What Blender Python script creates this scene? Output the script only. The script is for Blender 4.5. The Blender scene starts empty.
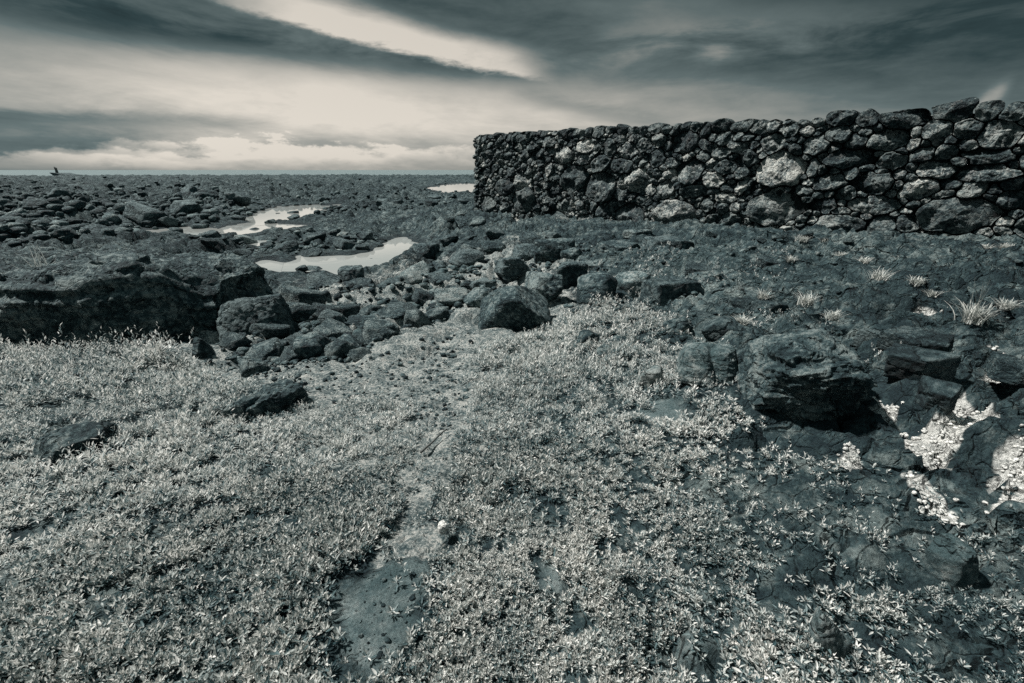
import bpy, math, random
import numpy as np

random.seed(7)
RNG = np.random.default_rng(11)
S = bpy.context.scene
COL = S.collection
R = math.radians

# ------------------------------------------------------------------ camera
EYE = 1.6
LENS = 16.0
FPX = 1024 * LENS / 36.0
PITCH = math.atan((341.5 - 170.0) / FPX)
CP, SP = math.cos(PITCH), math.sin(PITCH)


def ray(px, py):
    cx = (px - 512.0) / FPX
    cy = (341.5 - py) / FPX
    return np.array([cx, CP + cy * SP, -SP + cy * CP])


def at_z(px, py, z):
    d = ray(px, py)
    t = (z - EYE) / d[2]
    return d[0] * t, d[1] * t


def az_el(px, py):
    d = ray(px, py)
    return math.atan2(d[0], d[1]), math.atan2(d[2], math.hypot(d[0], d[1]))


# ------------------------------------------------------------------ noise
def _hash(ix, iy, iz, seed):
    with np.errstate(over='ignore'):
        h = (ix.astype(np.int64).astype(np.uint32) * np.uint32(374761393)
             + iy.astype(np.int64).astype(np.uint32) * np.uint32(668265263)
             + iz.astype(np.int64).astype(np.uint32) * np.uint32(2246822519)
             + np.uint32(seed * 3266489917 & 0xFFFFFFFF))
        h ^= h >> np.uint32(15)
        h *= np.uint32(2246822519)
        h ^= h >> np.uint32(13)
        h *= np.uint32(3266489917)
        h ^= h >> np.uint32(16)
    return h.astype(np.float64) / 4294967295.0


def vn2(x, y, seed=0):
    ix, iy = np.floor(x), np.floor(y)
    fx, fy = x - ix, y - iy
    fx = fx * fx * fx * (fx * (fx * 6 - 15) + 10)
    fy = fy * fy * fy * (fy * (fy * 6 - 15) + 10)
    z = np.zeros_like(ix)
    a, b = _hash(ix, iy, z, seed), _hash(ix + 1, iy, z, seed)
    c, d = _hash(ix, iy + 1, z, seed), _hash(ix + 1, iy + 1, z, seed)
    return ((a + (b - a) * fx) * (1 - fy) + (c + (d - c) * fx) * fy) * 2 - 1


def vn3(p, seed=0):
    i = np.floor(p)
    f = p - i
    f = f * f * f * (f * (f * 6 - 15) + 10)
    out = 0
    for dx in (0, 1):
        wx = f[:, 0] if dx else 1 - f[:, 0]
        for dy in (0, 1):
            wy = f[:, 1] if dy else 1 - f[:, 1]
            for dz in (0, 1):
                wz = f[:, 2] if dz else 1 - f[:, 2]
                out = out + wx * wy * wz * _hash(i[:, 0] + dx, i[:, 1] + dy, i[:, 2] + dz, seed)
    return out * 2 - 1


def fbm2(x, y, seed=0, oct=4, gain=0.5):
    t, a = 0, 1.0
    for k in range(oct):
        c, s = math.cos(k * 1.3), math.sin(k * 1.3)
        t = t + a * vn2((x * c - y * s) * 2 ** k + 17 * k, (x * s + y * c) * 2 ** k - 9 * k, seed + k)
        a *= gain
    return t


def fbm3(p, seed=0, oct=4, gain=0.5):
    t, a = 0, 1.0
    for k in range(oct):
        t = t + a * vn3(p * 2 ** k + 13.7 * k, seed + k)
        a *= gain
    return t


def ridge3(p, seed=0, oct=4, gain=0.5):
    t, a = 0, 1.0
    for k in range(oct):
        t = t + a * (1 - 2 * np.abs(vn3(p * 2 ** k + 13.7 * k, seed + k)))
        a *= gain
    return t


def worley2(x, y, seed=0):
    """F1, F2 and the random value of the nearest cell."""
    ix, iy = np.floor(x), np.floor(y)
    f1 = np.full_like(x, 9.0)
    f2 = np.full_like(x, 9.0)
    cid = np.zeros_like(x)
    gx = np.zeros_like(x)
    gy = np.zeros_like(x)
    z0, z1, z2 = np.zeros_like(x), np.ones_like(x), np.full_like(x, 2.0)
    for dx in (-1, 0, 1):
        for dy in (-1, 0, 1):
            cx, cy = ix + dx, iy + dy
            px = cx + _hash(cx, cy, z0, seed)
            py = cy + _hash(cx, cy, z1, seed)
            d = np.hypot(px - x, py - y)
            v = _hash(cx, cy, z2, seed)
            m = d < f1
            f2 = np.where(m, f1, np.minimum(f2, d))
            cid = np.where(m, v, cid)
            gx = np.where(m, x - px, gx)
            gy = np.where(m, y - py, gy)
            f1 = np.where(m, d, f1)
    return f1, f2, cid, gx, gy


def sstep(a, b, x):
    t = np.clip((x - a) / (b - a), 0, 1)
    return t * t * (3 - 2 * t)


# ------------------------------------------------------------------ base relief from measured spots
POOL_Z = -0.97
# px, py, z, rough (blocky lava), slab (layered smooth lava), dirt (pale grit)
CTRL = [
    (512, 690, 0.00, 0, .2, .15), (0, 690, 0.00, 0, 0, .1), (1023, 690, .05, 0, .3, .1), (250, 640, -.01, 0, 0, .1),
    (512, 550, 0.00, 0, .1, .3), (200, 520, -.07, 0, 0, .1), (850, 550, .09, 0, .5, .1), (385, 600, .0, 0, .1, .2),
    (700, 600, .03, 0, .4, .1), (40, 540, -.05, 0, 0, .1), (430, 430, -.14, 0, 0, .9), (100, 430, -.17, 0, 0, .2),
    (250, 440, -.17, 0, 0, .3), (700, 470, .0, 0, .2, .1), (600, 440, -.06, 0, .1, .1), (640, 390, -.07, 0, .2, .1),
    (450, 370, -.28, 0, 0, 1), (540, 370, -.2, 0, 0, .6), (330, 392, -.27, 0, 0, 1), (210, 370, -.38, .1, 0, .7),
    (100, 345, -.36, .1, 0, .2), (0, 352, -.34, .1, 0, .2), (230, 345, -.46, .35, 0, .8),
    (290, 335, -.54, .4, 0, .9), (330, 310, -.62, .5, 0, .8), (400, 335, -.48, .35, 0, .9), (400, 295, -.68, .5, 0, .7),
    (480, 320, -.42, .25, 0, .9), (470, 280, -.6, .4, 0, .7), (520, 290, -.4, .3, .2, .7), (560, 265, -.34, .2, .4, .5),
    (530, 250, -.42, .2, .4, .6), (600, 300, -.2, .1, .4, .4), (620, 255, -.14, .05, 1, .2), (700, 300, .03, .05, .9, .2),
    (680, 340, -.04, .05, .7, .2), (760, 280, .12, .05, 1, .1), (800, 310, .17, .05, 1, .1), (900, 330, .26, .05, 1, .0),
    (880, 380, .2, .05, 1, .0), (1000, 380, .27, .05, 1, 0), (940, 450, .17, .05, 1, 0), (1020, 470, .2, .05, 1, 0),
    (1020, 320, .34, .05, 1, 0), (820, 440, .1, 0, .8, 0), (1020, 560, .1, 0, .4, .1),
    (960, 280, .3, .05, 1, 0), (850, 262, .2, .05, 1, 0), (700, 250, .02, .05, 1, .1),
    (474, 216, -.25, .3, .7, .1), (560, 232, -.12, .1, .9, .2), (650, 233, -.02, .05, 1, .2), (750, 238, .1, .05, 1, .1),
    (850, 239, .17, .05, 1, 0), (950, 241, .22, .05, 1, 0), (1023, 243, .26, .05, 1, 0),
    (440, 228, -.5, .4, .7, .1), (400, 228, -.75, .4, .6, .1), (440, 250, -.7, .5, .4, .3), (420, 268, -.78, .5, 0, .5),
    (350, 290, -.8, .5, 0, .6), (330, 240, -.84, .5, .3, .3), (350, 218, -.8, .4, .6, .1), (420, 210, -.72, .4, .6, 0),
    (460, 200, -.68, .4, .6, 0), (280, 285, -.8, .6, 0, .4), (210, 262, -.84, .6, 0, .3), (215, 245, -.82, .6, 0, .2),
    (150, 240, -.74, .6, .3, .2), (150, 222, -.72, .8, 0, .2), (230, 212, -.78, .8, 0, .1), (100, 235, -.58, .8, 0, .1),
    (40, 230, -.5, .8, 0, .1), (0, 240, -.5, .7, 0, 0), (60, 205, -.55, 1, 0, 0), (0, 200, -.5, 1, 0, 0),
    (150, 200, -.7, 1, 0, 0), (300, 198, -.78, 1, 0, 0), (400, 194, -.8, .9, 0, 0), (100, 188, -.6, 1, 0, 0),
    (250, 186, -.75, 1, 0, 0), (450, 184, -.85, .8, 0, 0), (0, 185, -.6, 1, 0, 0), (200, 178, -.8, 1, 0, 0),
    (350, 178, -.85, 1, 0, 0), (50, 177, -.7, 1, 0, 0), (480, 177, -.9, .9, 0, 0),
    (0, 300, -.35, .3, 0, .1), (100, 270, -.6, .4, 0, .1),
]
_K = []
for (px, py, z, ro, sl, di) in CTRL:
    x, y = at_z(px, py, z)
    _K.append((x, y, z, ro, sl, di))
# behind the wall, to the right and behind the camera (plain continuation)
_K += [(6, 24, -.2, .3, .6, 0), (14, 16, .1, .2, .8, 0), (25, 12, .3, .2, .8, 0), (30, 30, -.2, .6, .4, 0), (15, 40, -.6, .8, .2, 0),
       (60, 60, -.7, 1, 0, 0), (14, 2, .35, .1, 1, 0), (8, -3, .2, 0, .6, .1), (0, -5, .05, 0, .1, .2), (-8, -4, .0, 0, 0, .1),
       (-14, 2, -.1, .1, 0, .1), (-30, 8, -.4, .6, 0, 0), (5, 1, .12, 0, .4, .1), (-5, 1, -.02, 0, 0, .1)]
_K = np.array(_K)


_F0, _F1 = np.array(at_z(474.5, 214, -.28)), np.array(at_z(1024, 241, .22))
_FD = (_F1 - _F0) / np.linalg.norm(_F1 - _F0)


def _uv(x, y):
    r = np.hypot(x, y + 1.2)
    a = np.arctan2(x, y + 1.2 + 1e-9)
    return a * 1.6, np.log(r + .6)


_ku, _kv = _uv(_K[:, 0], _K[:, 1])
_c2 = 0.06 ** 2
_A = np.sqrt((_ku[:, None] - _ku[None]) ** 2 + (_kv[:, None] - _kv[None]) ** 2 + _c2)
_N = len(_K)
_M = np.zeros((_N + 1, _N + 1))
_M[:_N, :_N] = _A - np.eye(_N) * 0.004
_M[:_N, _N] = 1
_M[_N, :_N] = 1
_W = np.linalg.solve(_M, np.vstack([_K[:, 2:6], np.zeros((1, 4))]))


def base(x, y):
    x = np.asarray(x, float)
    y = np.asarray(y, float)
    sh = x.shape
    x, y = x.ravel(), y.ravel()
    out = np.empty((x.size, 4))
    for i in range(0, x.size, 60000):
        u, v = _uv(x[i:i + 60000], y[i:i + 60000])
        d = np.sqrt((u[:, None] - _ku[None]) ** 2 + (v[:, None] - _kv[None]) ** 2 + _c2)
        out[i:i + 60000] = d @ _W[:_N] + _W[_N]
    out[:, 0] = np.clip(out[:, 0], -1.15, .45)
    out[:, 1:] = np.clip(out[:, 1:], 0, 1)
    return [out[:, k].reshape(sh) for k in range(4)]


def hit(px, py):
    """Where the sight line meets the measured relief."""
    d = ray(px, py)
    t = np.exp(np.linspace(math.log(.8), math.log(400), 500))
    z = EYE + d[2] * t
    b = base(d[0] * t, d[1] * t)[0]
    k = np.argmax(z < b)
    if k == 0:
        k = len(t) - 1
    t0, t1 = t[k - 1], t[k]
    a0, a1 = z[k - 1] - b[k - 1], z[k] - b[k]
    tt = t0 + (t1 - t0) * a0 / (a0 - a1 + 1e-12)
    return d[0] * tt, d[1] * tt


def poly_hit(pts):
    return np.array([hit(*p) for p in pts])


def poly_z(pts, z):
    return np.array([at_z(p[0], p[1], z) for p in pts])


def sdf(P, x, y):
    """Signed distance to polygon P (inside negative)."""
    x = np.asarray(x, float)
    y = np.asarray(y, float)
    d = np.full(x.shape, 1e18)
    ins = np.zeros(x.shape, bool)
    n = len(P)
    for i in range(n):
        ax, ay = P[i]
        bx, by = P[(i + 1) % n]
        ex, ey = bx - ax, by - ay
        t = np.clip(((x - ax) * ex + (y - ay) * ey) / (ex * ex + ey * ey + 1e-12), 0, 1)
        d = np.minimum(d, (x - ax - t * ex) ** 2 + (y - ay - t * ey) ** 2)
        c = ((ay > y) != (by > y)) & (x < (bx - ax) * (y - ay) / (by - ay + 1e-18) + ax)
        ins ^= c
    d = np.sqrt(d)
    return np.where(ins, -d, d)


POOLS = {
    'near': [(257, 268), (267, 261), (288, 268), (301, 257), (311, 258), (352, 256), (375, 251), (389, 242), (402, 238),
             (414, 246), (412, 254), (389, 261), (372, 270), (352, 273), (341, 275), (328, 271), (284, 271), (267, 269)],
    'edge': [(220, 264), (232, 260), (250, 267), (254, 273), (235, 274)],
    'mid': [(185, 232), (200, 229), (220, 231), (234, 226), (258, 223), (274, 224), (301, 226), (267, 231), (240, 234.5), (210, 236)],
    'upper': [(252, 220), (261, 214), (281, 207), (311, 205.5), (330, 207.5), (314, 213), (304, 217), (284, 220.5), (267, 222)],
    'thin': [(335, 205.2), (360, 204.8), (388, 207), (360, 207.6)],
    'far': [(434, 188), (456, 183.5), (490, 183.5), (490, 192.5), (449, 193.8)],
    'small': [(250, 243), (262, 241), (267, 244), (258, 247)],
    'shallow': [(112, 238), (140, 232), (170, 230), (192, 228), (186, 233), (150, 237), (122, 242)],
}
POOLW = {k: poly_z(v, POOL_Z) for k, v in POOLS.items()}

CORAL = [poly_hit(p) for p in (
    [(945, 394), (956, 398), (962, 408), (985, 418), (992, 425), (975, 436), (968, 440), (955, 444), (945, 452), (940, 466), (935, 458),
     (920, 456), (907, 440), (910, 430), (925, 428), (935, 432), (944, 428), (946, 412)],
    [(1003, 450), (1030, 450), (1030, 466), (1006, 464)],
    [(1008, 478), (1030, 468), (1030, 505), (1000, 506), (1008, 492)],
    [(912, 490), (930, 489), (948, 497), (946, 508), (930, 506), (918, 499)],
    [(838, 455), (852, 452), (855, 456), (845, 468), (836, 465)],
    [(962, 350), (975, 349), (992, 346), (990, 351), (980, 353), (976, 362), (966, 360)],
    [(900, 470), (910, 472), (924, 480), (918, 482)],
    [(922, 508), (940, 512), (958, 522), (940, 518)],
    [(988, 378), (993, 374), (994, 386), (989, 388)],
    [(915, 320), (935, 322), (930, 328), (914, 326)],
    [(880, 400), (892, 404), (890, 412), (878, 408)],
)]
SLABS = [poly_hit(p) for p in (
    [(342, 620), (350, 598), (366, 578), (388, 564), (412, 560), (428, 568), (430, 588), (418, 612), (406, 638), (396, 668), (356, 672), (346, 650)],
    [(665, 572), (690, 574), (720, 585), (735, 600), (720, 606), (690, 604), (668, 592)],
    [(735, 600), (765, 606), (790, 622), (770, 634), (745, 628)],
    [(690, 628), (720, 640), (705, 655), (688, 648)],
    [(640, 400), (672, 398), (690, 425), (660, 432), (640, 418)],
    [(20, 560), (55, 560), (70, 580), (30, 590)],
    [(560, 640), (600, 640), (620, 675), (570, 690)],
    [(760, 655), (820, 660), (850, 690), (760, 690)],
    [(545, 570), (560, 568), (562, 590), (546, 592)],
)]
PATH = poly_hit([(300, 384), (345, 372), (400, 358), (440, 340), (475, 338), (500, 342), (470, 362), (462, 385), (474, 405), (462, 430),
                 (448, 450), (440, 480), (432, 505), (440, 530), (438, 560), (425, 620), (400, 672), (352, 676), (340, 620), (354, 585),
                 (378, 550), (402, 505), (408, 470), (420, 440), (414, 408), (385, 396), (340, 402), (310, 405)])


def relief(x, y):
    """Ground height and the pale-grit, smooth-slab and coral weights."""
    x = np.asarray(x, float)
    y = np.asarray(y, float)
    z, ro, sl, di = base(x, y)
    fd = (x - _F0[0]) * _FD[1] - (y - _F0[1]) * _FD[0]          # distance in front of the wall line
    z = z - .11 * np.exp(-(fd / 1.3) ** 2) * (x > _F0[0] - 1)
    dist = np.hypot(x, y)
    wx = x + .25 * fbm2(x * 1.1, y * 1.1, 3, 3)
    wy = y + .25 * fbm2(x * 1.1, y * 1.1, 7, 3)
    # fine undulation everywhere
    z = z + .03 * fbm2(x * 1.4, y * 1.4, 21, 5) + .012 * fbm2(x * 9, y * 9, 5, 3)
    # blocky lava: cells tilted at random with deep gaps, three sizes
    for sc, amp, sd in ((.32, .36, 31), (.95, .24, 47), (2.6, .085, 53)):
        f1, f2, cid, gx, gy = worley2(wx * sc, wy * sc, sd)
        e = sstep(.0, .3, f2 - f1)
        tilt = (np.sin(cid * 40) * gx + np.cos(cid * 91) * gy) * .9
        fade = sstep(2.0, 9.0, dist) if sc < .9 else 1.0
        z = z + ro * fade * amp * ((cid - .5) + tilt + (e - .8) * 1.5)
    z = z + ro * .05 * fbm2(x * 3.1, y * 3.1, 61, 4) + ro * sstep(12, 60, dist) * (.30 * fbm2(x * .10, y * .10, 71, 3) + .16 * fbm2(x * .45, y * .45, 73, 3))
    # layered lava: sheets that run down to the right, stepped and split
    c, s = math.cos(R(-32)), math.sin(R(-32))
    lx, ly = wx * c + wy * s, -wx * s + wy * c
    f1, f2, cid, gx, gy = worley2(lx * .5, ly * 1.1, 83)
    e = sstep(.0, .07, f2 - f1)
    z = z + sl * (.13 * (cid - .5) + .13 * gy - .05 * gx + .08 * (e - 1))
    f1, f2, cid2, gx, gy = worley2(lx * 1.35 + 3, ly * 2.9, 89)
    e2 = sstep(.0, .08, f2 - f1)
    z = z + sl * (.13 * (cid2 - .5) + .20 * gy - .06 * gx + .09 * (e2 - 1)) + sl * .045 * fbm2(lx * 2.2, ly * 6, 97, 5)
    rg_ = (1 - 2 * np.abs(vn2(lx * .75, ly * 1.7, 141))) + .5 * (1 - 2 * np.abs(vn2(lx * 1.7 + 4, ly * 3.9, 143)))
    z = z + sl * (.085 * rg_ + .07 * fbm2(x * .45, y * .45, 147, 2))
    # bare slabs in the ground cover
    slab = np.zeros_like(x)
    near = dist < 9
    if near.any():
        xn, yn = x[near] + .03 * fbm2(x[near] * 6, y[near] * 6, 14, 3), y[near] + .03 * fbm2(x[near] * 6, y[near] * 6, 15, 3)
        sn = np.full(xn.shape, 9.0)
        for P in SLABS:
            sn = np.minimum(sn, sdf(P, xn, yn))
        slab[near] = 1 - sstep(-.03, .05, sn)
        dp = np.zeros_like(x)
        dp[near] = 1 - sstep(-.15, .12, sdf(PATH, xn, yn))
        di = np.maximum(di, dp * .95)
        z = z - dp * .02
        di = di * (1 - slab)
    zs = base(x, y)[0] + .012 + .012 * fbm2(x * 2.2, y * 2.2, 101, 3)
    z = z * (1 - slab) + zs * slab
    # coral gravel pockets
    co = np.zeros_like(x)
    if near.any():
        cn = np.full(xn.shape, 9.0)
        for P in CORAL:
            cn = np.minimum(cn, sdf(P, xn, yn))
        co[near] = 1 - sstep(-.02, .07, cn + .03 * fbm2(x[near] * 14, y[near] * 14, 111, 2))
        z = z * (1 - .75 * co) + .75 * co * (base(x, y)[0] - .025)
    # tide pools
    mid = (dist > 9) & (dist < 140)
    if mid.any():
        xm, ym = x[mid], y[mid]
        dm = np.hypot(xm, ym)
        pn = np.full(xm.shape, 99.0)
        for P in POOLW.values():
            pn = np.minimum(pn, sdf(P, xm, ym))
        pn = pn / (dm * .022)
        pn = pn - .55 + .36 * fbm2(xm * 1.0, ym * 1.0, 121, 3)
        w = 1 - sstep(.15, 2.4, pn)
        tgt = POOL_Z + np.where(pn < 0, np.maximum(pn * .2, -.16), np.minimum(pn * .14, .22)) + .04 * fbm2(xm * 1.7, ym * 1.7, 125, 3) * sstep(-.5, .6, pn)
        zm = z[mid]
        z[mid] = zm * (1 - w) + tgt * w
        away = sstep(.2, 1.2, pn)
        z[mid] = np.where(pn > .3, np.maximum(z[mid], POOL_Z + .03 * away), z[mid])
        di[mid] = di[mid] * (1 - .6 * w)
    wet = np.zeros_like(z)
    if mid.any():
        wet[mid] = 1 - sstep(.1, 1.1, pn)
    # shore: the lava drops under the sea
    z = z + .22 * sstep(60, 170, dist)
    shore = 225 + 16 * fbm2(x * .02, y * .02, 131, 4)
    z = z - 3.0 * sstep(0, 26, dist - shore)
    return z, di, np.maximum(slab, 0), co, wet


def H(x, y):
    return float(relief(np.array([x]), np.array([y]))[0][0])


# ------------------------------------------------------------------ object helpers
def mesh_np(name, v, faces, smooth=True):
    """faces: int array (n,3|4) or list of such arrays."""
    me = bpy.data.meshes.new(name)
    if not isinstance(faces, list):
        faces = [faces]
    faces = [f for f in faces if len(f)]
    nl = sum(f.size for f in faces)
    nf = sum(len(f) for f in faces)
    me.vertices.add(len(v))
    me.vertices.foreach_set('co', np.ascontiguousarray(v, np.float32).ravel())
    me.loops.add(nl)
    me.loops.foreach_set('vertex_index', np.concatenate([f.ravel() for f in faces]).astype(np.int32))
    me.polygons.add(nf)
    tot = np.concatenate([np.full(len(f), f.shape[1]) for f in faces])
    me.polygons.foreach_set('loop_start', np.concatenate([[0], np.cumsum(tot)[:-1]]).astype(np.int32))
    me.polygons.foreach_set('loop_total', tot.astype(np.int32))
    me.polygons.foreach_set('use_smooth', np.full(nf, smooth))
    me.update(calc_edges=True)
    return me


def link(name, me, mat=None, parent=None):
    o = bpy.data.objects.new(name, me)
    COL.objects.link(o)
    if mat is not None and not me.materials:
        me.materials.append(mat)
    if parent is not None:
        o.parent = parent
    return o


def tag(o, label=None, cat=None, group=None, kind=None):
    if label:
        o['label'] = label
    if cat:
        o['category'] = cat
    if group:
        o['group'] = group
    if kind:
        o['kind'] = kind
    return o


def attr(me, name, vals):
    a = me.attributes.new(name, 'FLOAT', 'POINT')
    a.data.foreach_set('value', np.ascontiguousarray(vals, np.float32))


# ------------------------------------------------------------------ materials
class E:
    """Tiny expression wrapper over shader math nodes."""
    nt = None

    def __init__(s, sock):
        s.s = sock

    @staticmethod
    def op(o, *a):
        n = E.nt.nodes.new('ShaderNodeMath')
        n.operation = o
        for i, v in enumerate(a):
            if isinstance(v, E):
                E.nt.links.new(v.s, n.inputs[i])
            else:
                n.inputs[i].default_value = v
        return E(n.outputs[0])

    def __add__(s, o): return E.op('ADD', s, o)
    __radd__ = __add__
    def __sub__(s, o): return E.op('SUBTRACT', s, o)
    def __rsub__(s, o): return E.op('SUBTRACT', o, s)
    def __mul__(s, o): return E.op('MULTIPLY', s, o)
    __rmul__ = __mul__
    def __truediv__(s, o): return E.op('DIVIDE', s, o)


def sm(a, b, x):
    n = E.nt.nodes.new('ShaderNodeMapRange')
    n.interpolation_type = 'SMOOTHSTEP'
    E.nt.links.new(x.s, n.inputs[0])
    n.inputs[1].default_value, n.inputs[2].default_value = a, b
    return E(n.outputs[0])


def gauss(x):
    return E.op('EXPONENT', x * x * -1.0)


def new_mat(name):
    m = bpy.data.materials.new(name)
    m.use_nodes = True
    nt = m.node_tree
    return m, nt, nt.nodes['Principled BSDF']


def noise(nt, vec, scale, detail=6, rough=.6, dist=0.0):
    n = nt.nodes.new('ShaderNodeTexNoise')
    n.inputs['Scale'].default_value = scale
    n.inputs['Detail'].default_value = detail
    n.inputs['Roughness'].default_value = rough
    n.inputs['Distortion'].default_value = dist
    if vec is not None:
        nt.links.new(vec, n.inputs['Vector'])
    return n.outputs[0]


def voro(nt, vec, scale, feature='F1'):
    n = nt.nodes.new('ShaderNodeTexVoronoi')
    n.feature = feature
    n.inputs['Scale'].default_value = scale
    nt.links.new(vec, n.inputs['Vector'])
    return n.outputs[0]


def ramp(nt, fac, stops):
    n = nt.nodes.new('ShaderNodeValToRGB')
    e = n.color_ramp.elements
    while len(e) < len(stops):
        e.new(.5)
    for k, (p, c) in enumerate(stops):
        e[k].position = p
        e[k].color = (*c, 1)
    nt.links.new(fac, n.inputs[0])
    return n.outputs[0]


def mixc(nt, fac, a, b):
    n = nt.nodes.new('ShaderNodeMix')
    n.data_type = 'RGBA'
    if isinstance(fac, (int, float)):
        n.inputs[0].default_value = fac
    else:
        nt.links.new(fac, n.inputs[0])
    for i, v in ((6, a), (7, b)):
        if isinstance(v, tuple):
            n.inputs[i].default_value = (*v, 1)
        else:
            nt.links.new(v, n.inputs[i])
    return n.outputs[2]


def bump(nt, h, strength, dist, prev=None):
    n = nt.nodes.new('ShaderNodeBump')
    n.inputs['Strength'].default_value = strength
    n.inputs['Distance'].default_value = dist
    nt.links.new(h, n.inputs['Height'])
    if prev is not None:
        nt.links.new(prev, n.inputs['Normal'])
    return n.outputs[0]


def fattr(nt, name):
    n = nt.nodes.new('ShaderNodeAttribute')
    n.attribute_name = name
    return n.outputs['Fac']


def objpos(nt):
    return nt.nodes.new('ShaderNodeTexCoord').outputs['Object']


def geopos(nt):
    return nt.nodes.new('ShaderNodeNewGeometry').outputs['Position']


ROCK_D = (.008, .024, .029)
ROCK_M = (.043, .078, .084)
ROCK_L = (.190, .230, .224)


def rock_material(name, d, m, l, scale=1.0, pit=.5, lichen=0.0, vary=True):
    mat, nt, b = new_mat(name)
    E.nt = nt
    tc = nt.nodes.new('ShaderNodeTexCoord')
    oi = nt.nodes.new('ShaderNodeObjectInfo')
    va = nt.nodes.new('ShaderNodeVectorMath')
    va.operation = 'ADD'
    off = nt.nodes.new('ShaderNodeVectorMath')
    off.operation = 'SCALE'
    cmb = nt.nodes.new('ShaderNodeCombineXYZ')
    for i in range(3):
        nt.links.new(oi.outputs['Random'], cmb.inputs[i])
    nt.links.new(cmb.outputs[0], off.inputs[0])
    off.inputs['Scale'].default_value = 37.0
    nt.links.new(tc.outputs['Object'], va.inputs[0])
    nt.links.new(off.outputs[0], va.inputs[1])
    p = va.outputs[0]
    n1 = E(noise(nt, p, 2.2 * scale, 8, .62))
    n2 = E(noise(nt, p, 17 * scale, 6, .7))
    v = ((n1 - .5) * 1.7 + (n2 - .5) * 2.1) + .54
    if vary:
        v = v + E(oi.outputs['Random']) * .24 - .12
    col = ramp(nt, v.s, [(.30, d), (.52, m), (.80, l)])
    if lichen:
        ln = sm(.53, .61, E(noise(nt, p, 6 * scale, 8, .72)) * .7 + E(noise(nt, p, 40 * scale, 4, .7)) * .3)
        col = mixc(nt, (ln * lichen).s, col, (.36, .36, .34))
    nt.links.new(col, b.inputs['Base Color'])
    b.inputs['Roughness'].default_value = .82
    b.inputs['Specular IOR Level'].default_value = .35
    vo = voro(nt, p, 26 * scale)
    nb = bump(nt, noise(nt, p, 3.2 * scale, 12, .7), .9, .16 / scale)
    nb = bump(nt, noise(nt, p, 15 * scale, 10, .72), .9, .05 / scale, nb)
    nb = bump(nt, vo, pit, .014 / scale, nb)
    wv = nt.nodes.new('ShaderNodeVectorMath')
    wv.operation = 'MULTIPLY_ADD'
    nz = nt.nodes.new('ShaderNodeTexNoise')
    nz.inputs['Scale'].default_value = 4 * scale
    nz.inputs['Detail'].default_value = 5
    nt.links.new(p, nz.inputs['Vector'])
    nt.links.new(nz.outputs['Color'], wv.inputs[0])
    wv.inputs[1].default_value = (.35 / scale,) * 3
    nt.links.new(p, wv.inputs[2])
    sc_ = nt.nodes.new('ShaderNodeVectorMath')
    sc_.operation = 'MULTIPLY'
    sc_.inputs[1].default_value = (1, 1, 2.2)
    nt.links.new(wv.outputs[0], sc_.inputs[0])
    ck = sm(.0, .055, E(voro(nt, sc_.outputs[0], 2.6 * scale, 'DISTANCE_TO_EDGE')))
    nb = bump(nt, ck.s, .9, .05 / scale, nb)
    nt.links.new(nb, b.inputs['Normal'])
    return mat


M_rock = rock_material('lava_rock_surface', ROCK_D, ROCK_M, ROCK_L)
M_pale_rock = rock_material('weathered_rock_surface', (.045, .080, .085), (.115, .160, .162), (.29, .32, .305), 1.2)
M_dark_rock = rock_material('dark_lava_surface', (.006, .018, .022), (.029, .056, .062), (.110, .148, .150), .8)
M_wall_dark = rock_material('wall_core_surface', (.003, .006, .008), (.008, .013, .015), (.02, .03, .03), 1.5)
M_stone = rock_material('wall_stone_surface', (.008, .019, .023), (.060, .088, .091), (.27, .29, .275), .9, .8, .55)
M_stone_l = rock_material('wall_stone_lichen_surface', (.012, .024, .028), (.13, .16, .16), (.50, .50, .46), .9, .8, .8)
M_stone_d = rock_material('wall_stone_dark_surface', (.005, .014, .018), (.030, .052, .056), (.15, .175, .17), .9, .8, .3)
M_coral = rock_material('white_coral_surface', (.5, .5, .48), (.70, .69, .65), (.82, .81, .76), 6, .3, 0, False)

# ground
M_ground, nt, b = new_mat('lava_ground_surface')
E.nt = nt
P = geopos(nt)
n1 = E(noise(nt, P, .55, 8, .6))
n2 = E(noise(nt, P, 6.5, 8, .7))
n3 = E(noise(nt, P, 42, 5, .7))
rockc = ramp(nt, ((n1 - .5) * 1.3 + (n2 - .5) * 2.0 + (n3 - .5) * .7 + .53).s, [(.30, (.006, .019, .024)), (.56, (.027, .052, .057)), (.88, (.160, .196, .190))])
gritv = (n2 - .5) * 1.2 + (n3 - .5) * 1.5 + .52
gritc = ramp(nt, gritv.s, [(.32, (.03, .055, .06)), (.52, (.17, .20, .195)), (.72, (.42, .42, .39))])
slabc = ramp(nt, ((n1 - .5) * 1.1 + (n2 - .5) * .9 + (n3 - .5) * .5 + .5).s, [(.34, (.05, .085, .09)), (.5, (.115, .155, .156)), (.64, (.21, .245, .24))])
coralc = ramp(nt, (n3 * .8 + n2 * .2).s, [(.34, (.12, .14, .14)), (.48, (.50, .50, .47)), (.62, (.76, .75, .71))])
dirt = E(fattr(nt, 'dirt'))
dfac = sm(.42, .58, dirt * .8 + n2 * .45 - .12 + (n3 - .5) * .35)
rockc = mixc(nt, (E(fattr(nt, 'rough')) * .8).s, rockc, ramp(nt, ((n1 - .5) * 1.3 + (n2 - .5) * 1.4 + (n3 - .5) * .9 + .53).s, [(.30, (.004, .013, .016)), (.54, (.024, .047, .052)), (.84, (.115, .150, .150))]))
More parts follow.
